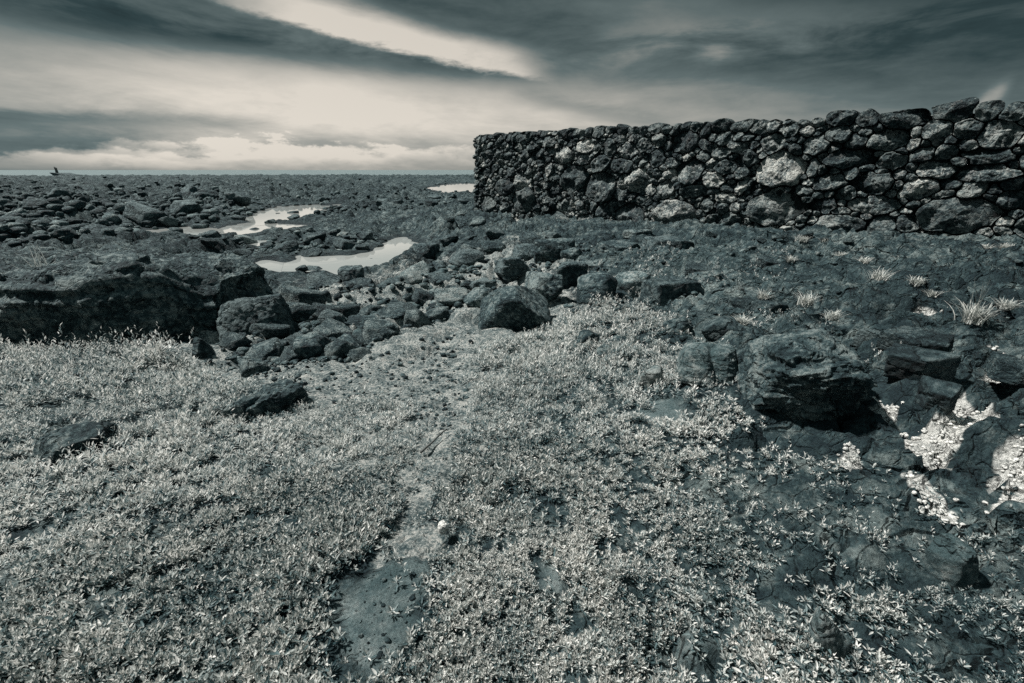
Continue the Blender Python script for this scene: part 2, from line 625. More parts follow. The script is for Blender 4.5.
rockc = mixc(nt, (sm(.25, .75, E(fattr(nt, 'shelf')) + (n1 - .5) * .9) * .8).s, rockc, ramp(nt, ((n1 - .5) * 1.0 + (n2 - .5) * 2.0 + (n3 - .5) * .7 + .53).s, [(.30, (.011, .028, .033)), (.56, (.050, .083, .088)), (.88, (.21, .25, .24))]))
c = mixc(nt, dfac.s, rockc, gritc)
c = mixc(nt, (sm(.2, .8, E(fattr(nt, 'wet'))) * .75).s, c, (.006, .016, .020))
c = mixc(nt, fattr(nt, 'slab'), c, slabc)
c = mixc(nt, sm(.35, .6, E(fattr(nt, 'coral'))).s, c, coralc)
nt.links.new(c, b.inputs['Base Color'])
b.inputs['Roughness'].default_value = .85
b.inputs['Specular IOR Level'].default_value = .3
nb = bump(nt, noise(nt, P, 2.4, 12, .7), .85, .26)
nb = bump(nt, noise(nt, P, 10, 8, .68), .75, .07, nb)
nb = bump(nt, voro(nt, P, 55), .35, .012, nb)
mp = nt.nodes.new('ShaderNodeMapping')
mp.inputs['Rotation'].default_value = (0, 0, R(32))
mp.inputs['Scale'].default_value = (1.0, 2.3, 1.0)
wv = nt.nodes.new('ShaderNodeVectorMath')
wv.operation = 'MULTIPLY_ADD'
nz = nt.nodes.new('ShaderNodeTexNoise')
nz.inputs['Scale'].default_value = 2.5
nz.inputs['Detail'].default_value = 6
nt.links.new(P, nz.inputs['Vector'])
nt.links.new(nz.outputs['Color'], wv.inputs[0])
wv.inputs[1].default_value = (.45, .45, .45)
nt.links.new(P, wv.inputs[2])
nt.links.new(wv.outputs[0], mp.inputs['Vector'])
for scv, dv_ in ((1.3, .10), (4.2, .04)):
    ck = sm(.0, .05, E(voro(nt, mp.outputs[0], scv, 'DISTANCE_TO_EDGE')))
    ck = 1.0 - (1.0 - ck) * (1.0 - dfac) * (1.0 - E(fattr(nt, 'slab')))
    nb = bump(nt, ck.s, .95, dv_, nb)
nt.links.new(nb, b.inputs['Normal'])

# water
M_pool, nt, b = new_mat('pool_water_surface')
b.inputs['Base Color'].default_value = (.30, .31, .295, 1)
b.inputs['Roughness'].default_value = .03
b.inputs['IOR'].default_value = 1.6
nt.links.new(bump(nt, noise(nt, geopos(nt), 3.0, 3, .5), .05, .02), b.inputs['Normal'])
M_sea, nt, b = new_mat('sea_surface')
b.inputs['Base Color'].default_value = (.13, .165, .168, 1)
b.inputs['Roughness'].default_value = .5
b.inputs['IOR'].default_value = 1.2
nt.links.new(bump(nt, noise(nt, geopos(nt), .25, 6, .6), .9, 1.2), b.inputs['Normal'])


def leaf_mat(name, stops, trans=.35):
    m, nt, b = new_mat(name)
    a = fattr(nt, 'tone')
    c = ramp(nt, a, stops)
    nt.links.new(c, b.inputs['Base Color'])
    b.inputs['Roughness'].default_value = .5
    b.inputs['Specular IOR Level'].default_value = .35
    t = nt.nodes.new('ShaderNodeBsdfTranslucent')
    nt.links.new(c, t.inputs[0])
    mx = nt.nodes.new('ShaderNodeMixShader')
    mx.inputs[0].default_value = trans
    out = nt.nodes['Material Output']
    nt.links.new(b.outputs[0], mx.inputs[1])
    nt.links.new(t.outputs[0], mx.inputs[2])
    nt.links.new(mx.outputs[0], out.inputs[0])
    return m


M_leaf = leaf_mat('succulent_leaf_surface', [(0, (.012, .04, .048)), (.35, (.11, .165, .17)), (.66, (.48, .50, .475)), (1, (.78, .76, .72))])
M_blade = leaf_mat('dry_grass_surface', [(0, (.08, .12, .12)), (.5, (.36, .38, .36)), (1, (.70, .69, .64))])
M_twig, nt, b = new_mat('dead_twig_surface')
nt.links.new(ramp(nt, noise(nt, objpos(nt), 30), [(.3, (.03, .04, .04)), (.7, (.12, .12, .11))]), b.inputs['Base Color'])
b.inputs['Roughness'].default_value = .8

# ------------------------------------------------------------------ ground sheet, sea, pools
nr, nc = 1000, 1150
ys = np.exp(np.linspace(math.log(1.6), math.log(300), nr)) - 6.0
sarr = np.linspace(-1, 1, nc)
us = 2.5 * np.sign(sarr) * np.abs(sarr) ** 1.45
Y = np.repeat(ys[:, None], nc, 1)
X = us[None] * (Y + 6.5)
Z, DI, SL, CO, WET = relief(X.ravel(), Y.ravel())
# keep the ground out of the wall footing and give it an outer skirt below the sea
v = np.stack([X.ravel(), Y.ravel(), Z], 1)
i = np.arange(nr * nc).reshape(nr, nc)
f = np.stack([i[:-1, :-1], i[:-1, 1:], i[1:, 1:], i[1:, :-1]], -1).reshape(-1, 4)
me = mesh_np('lava_ground', v, f)
attr(me, 'dirt', DI)
attr(me, 'slab', SL)
attr(me, 'wet', WET)
_lx, _ly = hit(690, 268)
attr(me, 'shelf', np.exp(-(((X.ravel() - _lx) / 2.4) ** 2 + ((Y.ravel() - _ly) / 2.2) ** 2)) * .9 + .35 * (base(X.ravel(), Y.ravel())[2] > .6))
attr(me, 'rough', base(X.ravel(), Y.ravel())[1])
attr(me, 'coral', CO)
ground = tag(link('lava_ground', me, M_ground), 'dark lava ground with pale grit between the rocks', kind='structure')

SEA = 30000.0
me = mesh_np('sea', np.array([(-SEA, 120, -1.3), (SEA, 120, -1.3), (SEA, SEA, -1.3), (-SEA, SEA, -1.3)]), np.array([[0, 1, 2, 3]]), False)
tag(link('sea', me, M_sea), 'grey sea along the horizon beyond the lava', kind='structure')
PL = {'near': 'bright tide pool nearest the camera, left of the wall', 'edge': 'small bright pool beside the dark ledge end',
      'mid': 'long bright tide pool among the lava boulders', 'upper': 'bright tide pool behind the long pool', 'thin': 'thin bright sliver of water on the flats',
      'far': 'pale pool on the far flats beside the wall end', 'small': 'tiny pool between the two larger tide pools', 'shallow': 'shallow grey pool at the left among boulders'}
for kz, (k, Pw) in enumerate(POOLW.items()):
    cx, cy = Pw.mean(0)
    d = math.hypot(cx, cy)
    a = np.linspace(0, 2 * np.pi, 64, endpoint=False)
    grow = d * .06
    # outline pushed outwards so that the ground itself draws the water's edge
    pts = []
    for q in range(len(Pw)):
        e0 = Pw[q] - Pw[q - 1]
        e1 = Pw[(q + 1) % len(Pw)] - Pw[q]
        ar = np.sum(Pw[:, 0] * np.roll(Pw[:, 1], -1) - np.roll(Pw[:, 0], -1) * Pw[:, 1])
        nrm = np.array([e0[1], -e0[0]]) / (np.linalg.norm(e0) + 1e-9) + np.array([e1[1], -e1[0]]) / (np.linalg.norm(e1) + 1e-9)
        nrm = nrm / (np.linalg.norm(nrm) + 1e-9) * (1 if ar > 0 else -1)
        pts.append(Pw[q] + nrm * grow)
    me = bpy.data.meshes.new('tide_pool')
    me.from_pydata([(p[0], p[1], POOL_Z + .004 * kz) for p in pts], [], [list(range(len(pts)))])
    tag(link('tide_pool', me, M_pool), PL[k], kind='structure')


# ------------------------------------------------------------------ rock meshes
_ICO = {}


def ico(sub):
    if sub not in _ICO:
        import bmesh
        bm = bmesh.new()
        bmesh.ops.create_icosphere(bm, subdivisions=sub, radius=1)
        bm.verts.ensure_lookup_table()
        vv = np.array([q.co[:] for q in bm.verts])
        ff = np.array([[q.index for q in fc.verts] for fc in bm.faces])
        bm.free()
        _ICO[sub] = (vv / np.linalg.norm(vv, axis=1)[:, None], ff)
    return _ICO[sub]


def rock_shape(seed, sub=4, planes=None, nplanes=13, p=22, rough=.05, layers=0.0, flat=.0):
    """Unit rock: an angular solid bounded by planes with worn edges and a pitted skin."""
    d, f = ico(sub)
    rg = np.random.default_rng(seed)
    if planes is None:
        n = rg.normal(size=(nplanes, 3))
        n[:, 2] *= .8
        n /= np.linalg.norm(n, axis=1)[:, None]
        k = rg.uniform(.68, 1.0, nplanes)
        n = np.vstack([n, np.array([[1, 0, 0], [-1, 0, 0], [0, 1, 0], [0, -1, 0], [0, 0, 1], [0, 0, -1]])])
        k = np.concatenate([k, rg.uniform(.88, 1.05, 6)])
    else:
        n = np.array([q[:3] for q in planes], float)
        n /= np.linalg.norm(n, axis=1)[:, None]
        k = np.array([q[3] for q in planes])
    s = np.maximum(d @ n.T, 0) / k[None]
    r = (s ** p).sum(1) ** (-1.0 / p)
    v = d * r[:, None]
    o = rg.uniform(-50, 50, 3)
    disp = .9 * rough * fbm3(v * 1.8 + o, seed, 5, .55) + .5 * rough * ridge3(v * 3.5 + o, seed + 9, 4, .55)
    if layers:
        disp = disp + layers * vn3(v * np.array([1.2, 1.2, 11]) + o + .6 * fbm3(v * 2 + o, seed, 2)[:, None], seed + 3)
    v = v * (1 + disp)[:, None]
    lo, hi = v.min(0), v.max(0)
    v = (v - (lo + hi) / 2) / ((hi - lo) / 2)
    return v, f


def rock(name, loc, dims, seed, mat, label, cat='boulder', group=None, rz=0.0, sub=5, sink=.25, tilt=(0, 0), **kw):
    v, f = rock_shape(seed, sub, **kw)
    v = v * np.array(dims) / 2
    o = link(name, mesh_np(name, v, f), mat)
    o.location = (loc[0], loc[1], loc[2] + dims[2] * (.5 - sink))
    o.rotation_euler = (tilt[0], tilt[1], rz)
    return tag(o, label, cat, group)


def spot(px, py):
    x, y = hit(px, py)
    return x, y


def prock(px0, px1, py0, py1, seed, mat, label, depth=1.0, name='lava_boulder', cat='boulder', sink=.2, **kw):
    """A rock that fills the given outline: its foot at py1, its width and height measured at that distance."""
    cx = (px0 + px1) / 2
    x, y = hit(cx, py1 - (py1 - py0) * .12)
    dd = (y * CP + (EYE - H(x, y)) * SP)            # distance along the view axis
    th = math.atan2(x, y)
    w = (px1 - px0) / FPX * dd * math.cos(th)
    ang = math.atan2(EYE - H(x, y), math.hypot(x, y))
    hh = (py1 - py0) / FPX * dd                    # on-screen height = height + seen depth
    dep = w * depth
    hz = max((hh - dep * .55 * math.sin(ang)) / math.cos(ang), .3 * hh)
    dims = (w * 1.05, dep, hz / (1 - sink))
    k2 = dep * .38 / math.hypot(x, y) + 1
    kw['rz'] = kw.get('rz', 0) - th
    return rock(name, (x * k2, y * k2, H(x, y)), dims, seed, mat, label, cat, sink=sink, **kw)


# the notable boulders
prock(478, 551, 283, 335, 101, M_rock, 'large wedge-shaped boulder with a dark front, alone at the edge of the plants', depth=.85,
      planes=[(.72, -.18, .62, .66), (-.05, -.93, -.22, .62), (-.85, -.25, .42, .74), (-.2, .55, .8, .86), (1, 0, 0, 1.0), (-1, 0, 0, 1.0),
              (0, 1, 0, 1.), (0, 0, -1, .9), (-.55, -.8, .1, .80), (.45, -.8, -.15, .84), (0, -.35, .93, .93)], sub=6, p=30, rough=.03)
prock(524, 562, 276, 308, 102, M_rock, 'angular boulder leaning behind the right shoulder of the wedge-shaped boulder', sub=5)
prock(556, 586, 264, 292, 103, M_dark_rock, 'dark square boulder with a shaded front between two paler boulders', sub=5,
      planes=[(0, -1, -.15, .8), (0, .1, 1, .8), (1, .1, 0, .9), (-1, .1, .1, .9), (0, 1, 0, 1), (0, 0, -1, 1), (-.5, 0, .9, .9)], rough=.035)
prock(576, 616, 279, 308, 104, M_rock, 'rounded grey boulder rising from plants, right of the dark square boulder', sub=5, p=9, rough=.04)
prock(583, 608, 268, 281, 105, M_rock, 'flat topped block perched behind the rounded grey boulder', sub=5)
prock(615, 652, 264, 296, 106, M_pale_rock, 'boulder with a bright sunlit crest, last on the right of the boulder row', sub=5, layers=.015)
prock(534, 574, 239, 264, 107, M_rock, 'broad tilted block lying just below the wall', depth=.9, sub=5)
prock(512, 540, 244, 262, 117, M_dark_rock, 'narrow dark block leaning against the broad tilted block', sub=5)
prock(494, 531, 256, 283, 108, M_dark_rock, 'jagged dark boulder behind the wedge-shaped boulder', sub=5, rough=.09)
prock(464, 493, 285, 306, 109, M_rock, 'low boulder just left of the wedge-shaped boulder', sub=5)
prock(466, 496, 272, 290, 118, M_dark_rock, 'dark broken block above the low boulder, left of the jagged one', sub=5)
# two-lobed boulder in the plants: one solid with a groove
v1, f1 = rock_shape(110, 6, planes=[(-1, -.15, .05, .62), (-.2, -1, .15, .70), (.3, -.9, .3, .72), (1, -.2, .2, .9), (0, .1, 1, .8), (0, 1, 0, .9), (0, 0, -1, .9), (-.6, .2, .8, .82)], p=5, rough=.05)
v1 = v1 * (1 - .24 * np.exp(-((v1[:, 0] - .22 + .25 * v1[:, 2]) / .13) ** 2) * (v1[:, 1] < .3))[:, None]
x, y = hit(705, 392)
dd = y * CP + (EYE - H(x, y)) * SP
th = math.atan2(x, y)
w = 72 / FPX * dd * math.cos(th)
me = mesh_np('lava_boulder', v1 * np.array([w * .5, w * .38, w * .31]), f1)
o = link('lava_boulder', me, M_pale_rock)
o.location = (x + w * .20 * math.sin(th), y + w * .20 * math.cos(th), H(x, y) + w * .21)
o.rotation_euler = (0, 0, -th)
tag(o, 'two-lobed rounded boulder with a dark left face, half sunk in the plants', 'boulder')
# the large layered boulder with an overhang
v1, f1 = rock_shape(111, 6, planes=[(-.80, -.35, .15, .80), (.10, -.95, -.20, .62), (.5, -.8, -.3, .70), (0, -.42, .9, .60), (.35, .0, .94, .70), (1, .1, .1, .98),
                                    (-.5, -.72, .25, .78), (-.45, .1, .9, .74), (0, 1, 0, .95), (0, 0, -1, .8), (-.1, -1, .1, .86)], p=14, rough=.06)
o3 = np.array([3.1, 8.2, 1.7])
wv = v1 @ np.array([[.94, 0, .34], [0, 1, 0], [-.34, 0, .94]]).T
st = ridge3(wv * np.array([1.1, 1.6, 4.2]) + o3 + .5 * fbm3(v1 * 1.6 + o3, 5, 3)[:, None], 77, 5, .6)
v1 = v1 * (1 + .085 * st)[:, None]
x, y = hit(785, 416)
dd = y * CP + (EYE - H(x, y)) * SP
th = math.atan2(x, y)
w = 134 / FPX * dd * math.cos(th)
me = mesh_np('lava_boulder', v1 * np.array([w * .5, w * .38, w * .34]), f1)
o = link('lava_boulder', me, M_rock)
o.location = (x + w * .20 * math.sin(th), y + w * .20 * math.cos(th), H(x, y) + w * .26)
o.rotation_euler = (0, R(4), -th)
tag(o, 'largest layered boulder with an overhanging front, right of the two-lobed boulder', 'boulder')
prock(873, 946, 372, 403, 112, M_dark_rock, 'wide flat slab with a straight dark edge, right of the largest boulder', depth=.6, sub=5,
      name='flat_rock', cat='flat rock', planes=[(0, -.9, -.3, .8), (0, -.15, 1, .7), (.8, -.5, 0, .92), (-1, 0, 0, 1), (0, 1, 0, 1), (0, 0, -1, 1)], rough=.03)
prock(904, 948, 401, 428, 113, M_dark_rock, 'smaller slab tilted below the wide flat slab beside the coral gravel', depth=.7, sub=5,
      name='flat_rock', cat='flat rock', planes=[(0, -.9, -.3, .75), (0, -.3, 1, .7), (1, -.2, 0, .9), (-.8, -.4, 0, .9), (0, 1, 0, 1), (0, 0, -1, 1)], rough=.03)
prock(927, 951, 309, 321, 114, M_dark_rock, 'small smooth dark stone on the upper lava slope', sub=4, p=8, name='lava_stone', cat='stone')
prock(22, 133, 431, 460, 115, M_rock, 'long low rock lying alone in the plants at left', depth=.42, sub=6, sink=.3,
      planes=[(0, -1, .1, .8), (0, -.3, 1, .62), (-.25, -.3, 1, .70), (1, -.3, .1, .96), (-1, -.3, .5, .95), (0, 1, 0, .9), (0, 0, -1, .9), (.5, 0, .8, .92)], rough=.045, name='lava_rock', cat='rock')
prock(232, 314, 385, 416, 116, M_rock, 'cracked low outcrop breaking through the plants below the furrowed rock', depth=.7, sub=6, sink=.5, rough=.12, name='lava_rock', cat='rock')
prock(222, 280, 395, 419, 126, M_rock, 'ragged rock rib running down left of the cracked outcrop', depth=.5, sub=5, sink=.4, rough=.12, rz=.35, name='lava_rock', cat='rock')
for q in ((296, 335, 338, 363, 120, M_rock, 'broad angular rock with a dark right side at the rubble edge'),
          (333, 363, 332, 353, 121, M_rock, 'angular rock with a shadowed right face, just right of the broad angular rock'),
          (254, 286, 341, 358, 122, M_rock, 'flat rock in front of the furrowed rock'),
          (240, 268, 356, 374, 123, M_rock, 'tilted rock with a pale top left of the rubble edge'),
          (192, 216, 340, 362, 124, M_rock, 'grey rock beside the foot of the dark ledge'),
          (362, 388, 312, 325, 125, M_dark_rock, 'dark block with a flat top in the middle of the rubble'),
          (318, 345, 306, 330, 127, M_dark_rock, 'upright dark rock above the broad angular rock'),
          (346, 380, 305, 324, 128, M_rock, 'long grey block beside the upright dark rock'),
          (576, 598, 333, 351, 129, M_rock, 'small round stone at the upper edge of the plants'),
          (604, 633, 330, 347, 130, M_rock, 'low stone right of the small round stone'),
          (634, 656, 328, 342, 131, M_dark_rock, 'small dark stone beyond the low stone in the plants'),
          (596, 615, 346, 360, 132, M_rock, 'little stone below the low stone in the plants'),
          (662, 690, 320, 338, 133, M_rock, 'stone on the slope above the two-lobed boulder'),
          (636, 664, 372, 394, 134, M_pale_rock, 'pale rounded stone half buried in plants left of the two-lobed boulder'),
          (688, 705, 266, 276, 135, M_coral, 'small white stone on the bare slope below the wall'),
          (300, 322, 257, 268, 136, M_dark_rock, 'dark rock rising at the edge of the nearest tide pool'),
          (340, 366, 273, 292, 137, M_dark_rock, 'pointed dark rock at the near end of the nearest tide pool'),
          (412, 440, 238, 256, 138, M_dark_rock, 'dark rock at the right tip of the nearest tide pool'),
          (84, 124, 258, 276, 139, M_pale_rock, 'pale peaked rock sitting on top of the dark ledge'),
          (912, 975, 545, 588, 140, M_pale_rock, 'pale topped rock sunk in plants at lower right'),
          (800, 850, 610, 655, 141, M_pale_rock, 'light streaked rock lying flat in plants near the bottom edge'),
          (700, 745, 318, 345, 142, M_dark_rock, 'dark ledge block behind the two-lobed boulder'),
          (560, 582, 250, 262, 144, M_rock, 'small block right of the broad tilted block'),
          (480, 510, 190, 214, 145, M_dark_rock, 'dark stone fallen at the left foot of the wall')):
    if q[4] in (145, 139):
        continue
    big = q[4] in (140, 141)
    if q[4] == 135:
        x, y = hit(697, 273)
        rock('lava_stone', (x, y, H(x, y)), (.22, .16, .13), 135, M_coral, q[6], 'stone', sub=4, sink=.15)
        continue
    prock(*q[:4], q[4], q[5], q[6], sub=4 if not big else 5, name='lava_stone' if 'stone' in q[6] else 'lava_rock', cat='stone' if 'stone' in q[6] else 'rock',
          sink=.55 if big else .25, depth=.9, rough=.05)

# the furrowed rock: upright cords of lava
v1, f1 = rock_shape(150, 6, planes=[(0, -.8, .55, .66), (1, -.2, .3, .95), (-1, -.1, .3, .95), (0, .1, 1, .85), (0, 1, 0, 1), (0, 0, -1, .9), (.6, -.6, .4, .85)], p=10, rough=.05)
q = v1[:, 0] * 7.5 + v1[:, 2] * 1.6 + .8 * fbm3(v1 * 2.2, 31, 3)
cord = np.abs(np.sin(q * 1.6)) * sstep(-.1, .5, -v1[:, 1] + .3)
v1 = v1 * (1 + .085 * (cord - .6))[:, None]
x, y = hit(258, 340)
dd = y * CP + (EYE - H(x, y)) * SP
th = math.atan2(x, y)
w = 108 / FPX * dd * math.cos(th)
me = mesh_np('lava_rock', v1 * np.array([w * .5, w * .38, w * .31]), f1)
o = link('lava_rock', me, M_dark_rock)
o.location = (x + w * .22 * math.sin(th), y + w * .22 * math.cos(th), H(x, y) + w * .16)
o.rotation_euler = (0, 0, -th)
tag(o, 'dark rock with upright furrows beside the end of the ledge', 'rock')


# the long dark ledge at left: a lava shelf with a steep front
def block_grid(nx, ny, nz):
    d, f = [], []
    for ax in range(3):
        for sg in (-1, 1):
            a, b_ = [(1, 2), (2, 0), (0, 1)][ax]
            na, nb_ = (nx, ny, nz)[a], (nx, ny, nz)[b_]
            A, B = np.meshgrid(np.linspace(-1, 1, na), np.linspace(-1, 1, nb_), indexing='ij')
            P = np.zeros((na, nb_, 3))
            P[..., a], P[..., b_], P[..., ax] = A, B, sg
            i = np.arange(na * nb_).reshape(na, nb_) + sum(len(q) for q in d)
            q = np.stack([i[:-1, :-1], i[1:, :-1], i[1:, 1:], i[:-1, 1:]], -1).reshape(-1, 4)
            f.append(q if sg > 0 else q[:, ::-1])
            d.append(P.reshape(-1, 3))
    return np.vstack(d), np.vstack(f)


xe, ye = hit(196, 345)
xl, yl = hit(0, 352)
Lx0, Lx1 = xl - 9.0, xe
Lyf = min(ye, yl) + .15
v1, f1 = block_grid(420, 90, 60)
c = v1.copy()
rad = .10
top = .50
xx = (c[:, 0] * .5 + .5) * (Lx1 - Lx0) + Lx0
ed = np.maximum(0, np.abs(c[:, 1]) - .88) / .12
ez = np.maximum(0, c[:, 2] - .72) / .28
dep = 2.3
yy = Lyf + (c[:, 1] * .5 + .5) * dep + .12 * fbm2(xx * .7, xx * 0 + 3, 41, 3) + np.where(c[:, 1] < 0, .22 * ez ** 2, 0)
yy = yy + np.where(c[:, 1] < 1, (1 - c[:, 1]) * .5, 0) * .9 * sstep(Lx1 - 1.3, Lx1, xx) ** 2
zt = top + .05 * fbm2(xx * .6, yy * .6, 43, 3) - .10 * (c[:, 1] * .5 + .5) - .3 * sstep(Lx1 - 1.0, Lx1 + .1, xx + .2 * fbm2(yy * 2, yy * 0, 45, 2)) ** 2
zb = -.75
zz = zb + (c[:, 2] * .5 + .5) * (zt - zb) - .08 * ed ** 2 * (c[:, 2] > .5)
pp = np.stack([xx, yy, zz], 1)
n = np.zeros_like(pp)
n[:, 0] = np.where(np.abs(c[:, 0]) > .999, c[:, 0], 0)
n[:, 1] = np.where(np.abs(c[:, 1]) > .96, c[:, 1], 0)
n[:, 2] = np.where(c[:, 2] > .9, .8, 0)
n /= (np.linalg.norm(n, axis=1)[:, None] + 1e-6)
w1 = np.floor(pp * 0)
dsp = .06 * fbm3(pp * 1.5, 301, 6, .6) + .035 * ridge3(pp * np.array([3.6, 3.6, 2.0]), 311, 5, .6) + .035 * vn3(pp * np.array([1.2, 1.2, 5.5]) + .4 * fbm3(pp, 8, 2)[:, None], 313)
f1w, f2w, cid, gx, gy = worley2(xx * 1.7 + .25 * fbm2(xx * 2, zz * 2, 5, 2), zz * 2.6 + yy * 1.1, 317)
dsp = dsp - .035 * (1 - sstep(0, .10, f2w - f1w)) + .03 * (cid - .5)
# a long horizontal undercut under the crust of the shelf
und = np.exp(-((zz - (zt - .20 + .05 * fbm2(xx * .9, xx * 0, 47, 2))) / .05) ** 2) * (c[:, 1] < -.9)
dsp = dsp - .10 * und
pp = pp + n * dsp[:, None]
me = mesh_np('lava_ledge', pp, f1)
tag(link('lava_ledge', me, M_rock), 'long dark lava ledge with a steep cracked front above the plants', kind='structure')
# pale peaked rock on the ledge
zt0 = top - .05
x, y = at_z(104, 274, zt0)
rock('lava_rock', (x, y + .25, zt0), (.55, .4, .26), 139, M_rock, 'peaked grey rock sitting on top of the dark ledge', 'rock', sub=5, sink=.2)

# ------------------------------------------------------------------ the dry-stone wall
WL = np.array(at_z(474.5, 214, -.28))
WR = np.array(at_z(1024, 241, .22))
wdir = (WR - WL)
wlen = np.linalg.norm(wdir)
wdir = wdir / wlen
wnor = np.array([wdir[1], -wdir[0]])         # towards the camera
if wnor @ (-WL) < 0:
    wnor = -wnor


def wall_uv(px, py):
    d = ray(px, py)
    t = (WL @ wnor) / (d[:2] @ wnor)
    p = d[:2] * t
    return float((p - WL) @ wdir), float(EYE + d[2] * t)


TOPL = [(474, 136), (520, 132.5), (600, 127.5), (700, 122.5), (760, 121), (800, 119.5), (860, 114), (905, 110), (950, 106.5), (1024, 103)]
TOPW = np.array([wall_uv(*p) for p in TOPL])
BOTL = [(475, 214), (520, 226), (570, 234), (640, 233), (700, 233), (770, 235), (850, 239), (950, 241), (1024, 243)]
BOTW = np.array([wall_uv(*p) for p in BOTL])
UEND = wlen + 7.0


def wtop(u):
    return np.interp(u, TOPW[:, 0], TOPW[:, 1])


def wfoot(u):
    return np.interp(u, BOTW[:, 0], BOTW[:, 1])


BIG = [(683, 143, 28, 25, 0, 'd'), (674, 216, 44, 35, 0, 'l'), (712, 181, 23, 16, -20, 'l'), (725, 198, 23, 11, 0, 'l'), (693, 191, 28, 14, 12, 'm'),
       (636, 181, 24, 27, 0, 'l'), (599, 187, 36, 32, 0, 'm'), (573, 178, 32, 26, 20, 'd'), (561, 156, 20, 19, 0, 'l'), (583, 146, 16, 15, 0, 'l'),
       (608, 147, 13, 18, 0, 'd'), (629, 216, 32, 26, 0, 'd'), (604, 212, 16, 17, 0, 'm'), (586, 223, 20, 18, 0, 'm'), (555, 222, 32, 24, 0, 'm'),
       (523, 201, 24, 26, 30, 'd'), (488, 204, 14, 18, 0, 'd'), (504, 187, 20, 18, 0, 'd'), (484, 172, 10, 9, 0, 'm'), (547, 141, 13, 12, 0, 'm'),
       (538, 153, 10, 10, 0, 'm'), (655, 159, 18, 18, 0, 'd'), (664, 190, 18, 20, 30, 'm'), (599, 163, 22, 18, 0, 'd'), (643, 201, 20, 10, 0, 'm'),
       (737, 146, 22, 10, 0, 'l'), (743, 187, 22, 18, 0, 'l'), (705, 228, 24, 10, 0, 'd'), (520, 181, 13, 18, 0, 'l'), (720, 153, 18, 14, 20, 'm'),
       (724, 168, 20, 14, 0, 'm'), (702, 156, 14, 12, 0, 'm'), (579, 206, 9, 12, 0, 'l'), (731, 220, 22, 12, 10, 'd'),
       (780, 170, 46, 39, 0, 'l'), (772, 143, 25, 20, 30, 'm'), (813, 146, 30, 17, 5, 'm'), (848, 159, 51, 18, 0, 'd'), (887, 140, 42, 22, 0, 'm'),
       (904, 119, 54, 15, 4, 'd'), (840, 120, 26, 14, 0, 'd'), (837, 134, 28, 18, 0, 'd'), (866, 120, 21, 12, 0, 'd'), (953, 111, 42, 15, 6, 'd'),
       (987, 111, 26, 15, 0, 'd'), (1017, 112, 30, 16, 0, 'd'), (999, 136, 42, 29, -8, 'm'), (938, 131, 26, 22, 15, 'm'), (922, 154, 28, 14, 20, 'd'),
       (946, 152, 26, 14, 0, 'm'), (934, 169, 40, 17, 0, 'l'), (985, 174, 66, 17, 4, 'm'), (989, 156, 54, 15, 0, 'd'), (917, 190, 36, 20, 12, 'l'),
       (873, 183, 42, 21, 0, 'd'), (829, 183, 34, 16, 0, 'm'), (773, 209, 60, 33, 0, 'm'), (872, 205, 58, 18, 0, 'm'), (837, 224, 56, 17, 0, 'm'),
       (881, 226, 30, 18, 0, 'd'), (956, 215, 84, 38, 0, 'd'), (1012, 200, 34, 22, 0, 'm'), (823, 205, 28, 14, 0, 'd'), (746, 159, 22, 17, 0, 'd'),
       (746, 187, 17, 17, 0, 'd'), (899, 175, 10, 7, 0, 'l'), (891, 161, 28, 17, 20, 'd'), (915, 133, 11, 11, 0, 'm'), (807, 131, 14, 8, 0, 'l'),
       (811, 168, 11, 19, 0, 'm'), (1035, 225, 40, 26, 0, 'd'), (1040, 160, 40, 26, 0, 'm'), (795, 150, 14, 12, 0, 'm'), (812, 221, 12, 10, 0, 'l')]
ST = []          # u, v, half width, half height, angle, tone, depth order
for (px, py, w, h, a, t) in BIG:
    u, vv = wall_uv(px, py)
    u0, _ = wall_uv(px - w / 2, py)
    u1, _ = wall_uv(px + w / 2, py)
    _, va = wall_uv(px, py - h / 2)
    _, vb = wall_uv(px, py + h / 2)
    ST.append([u, vv, (u1 - u0) / 2 * 1.04, (va - vb) / 2 * 1.04, R(a), t])


def overlaps(u, v, a, b, S_, lim):
    if not len(S_):
        return False
    A = np.array([[q[0], q[1], q[2], q[3]] for q in S_])
    dx, dy = (A[:, 0] - u) / (A[:, 2] + a), (A[:, 1] - v) / (A[:, 3] + b)
    return bool((dx * dx + dy * dy < lim).any())


rs = random.Random(5)
# a row of capping stones along the top
u = .05
while u < UEND:
    wdt = rs.uniform(.10, .24) * (1 + .8 * u / wlen)
    vt = wtop(u + wdt) - rs.uniform(-.02, .05)
    h = rs.uniform(.07, .15) * (1 + .5 * u / wlen)
    if not overlaps(u + wdt, vt - h, wdt, h, ST, .62):
        ST.append([u + wdt, vt - h, wdt, h, R(rs.uniform(-12, 12)), rs.choice('ddm')])
    u += wdt * 1.85
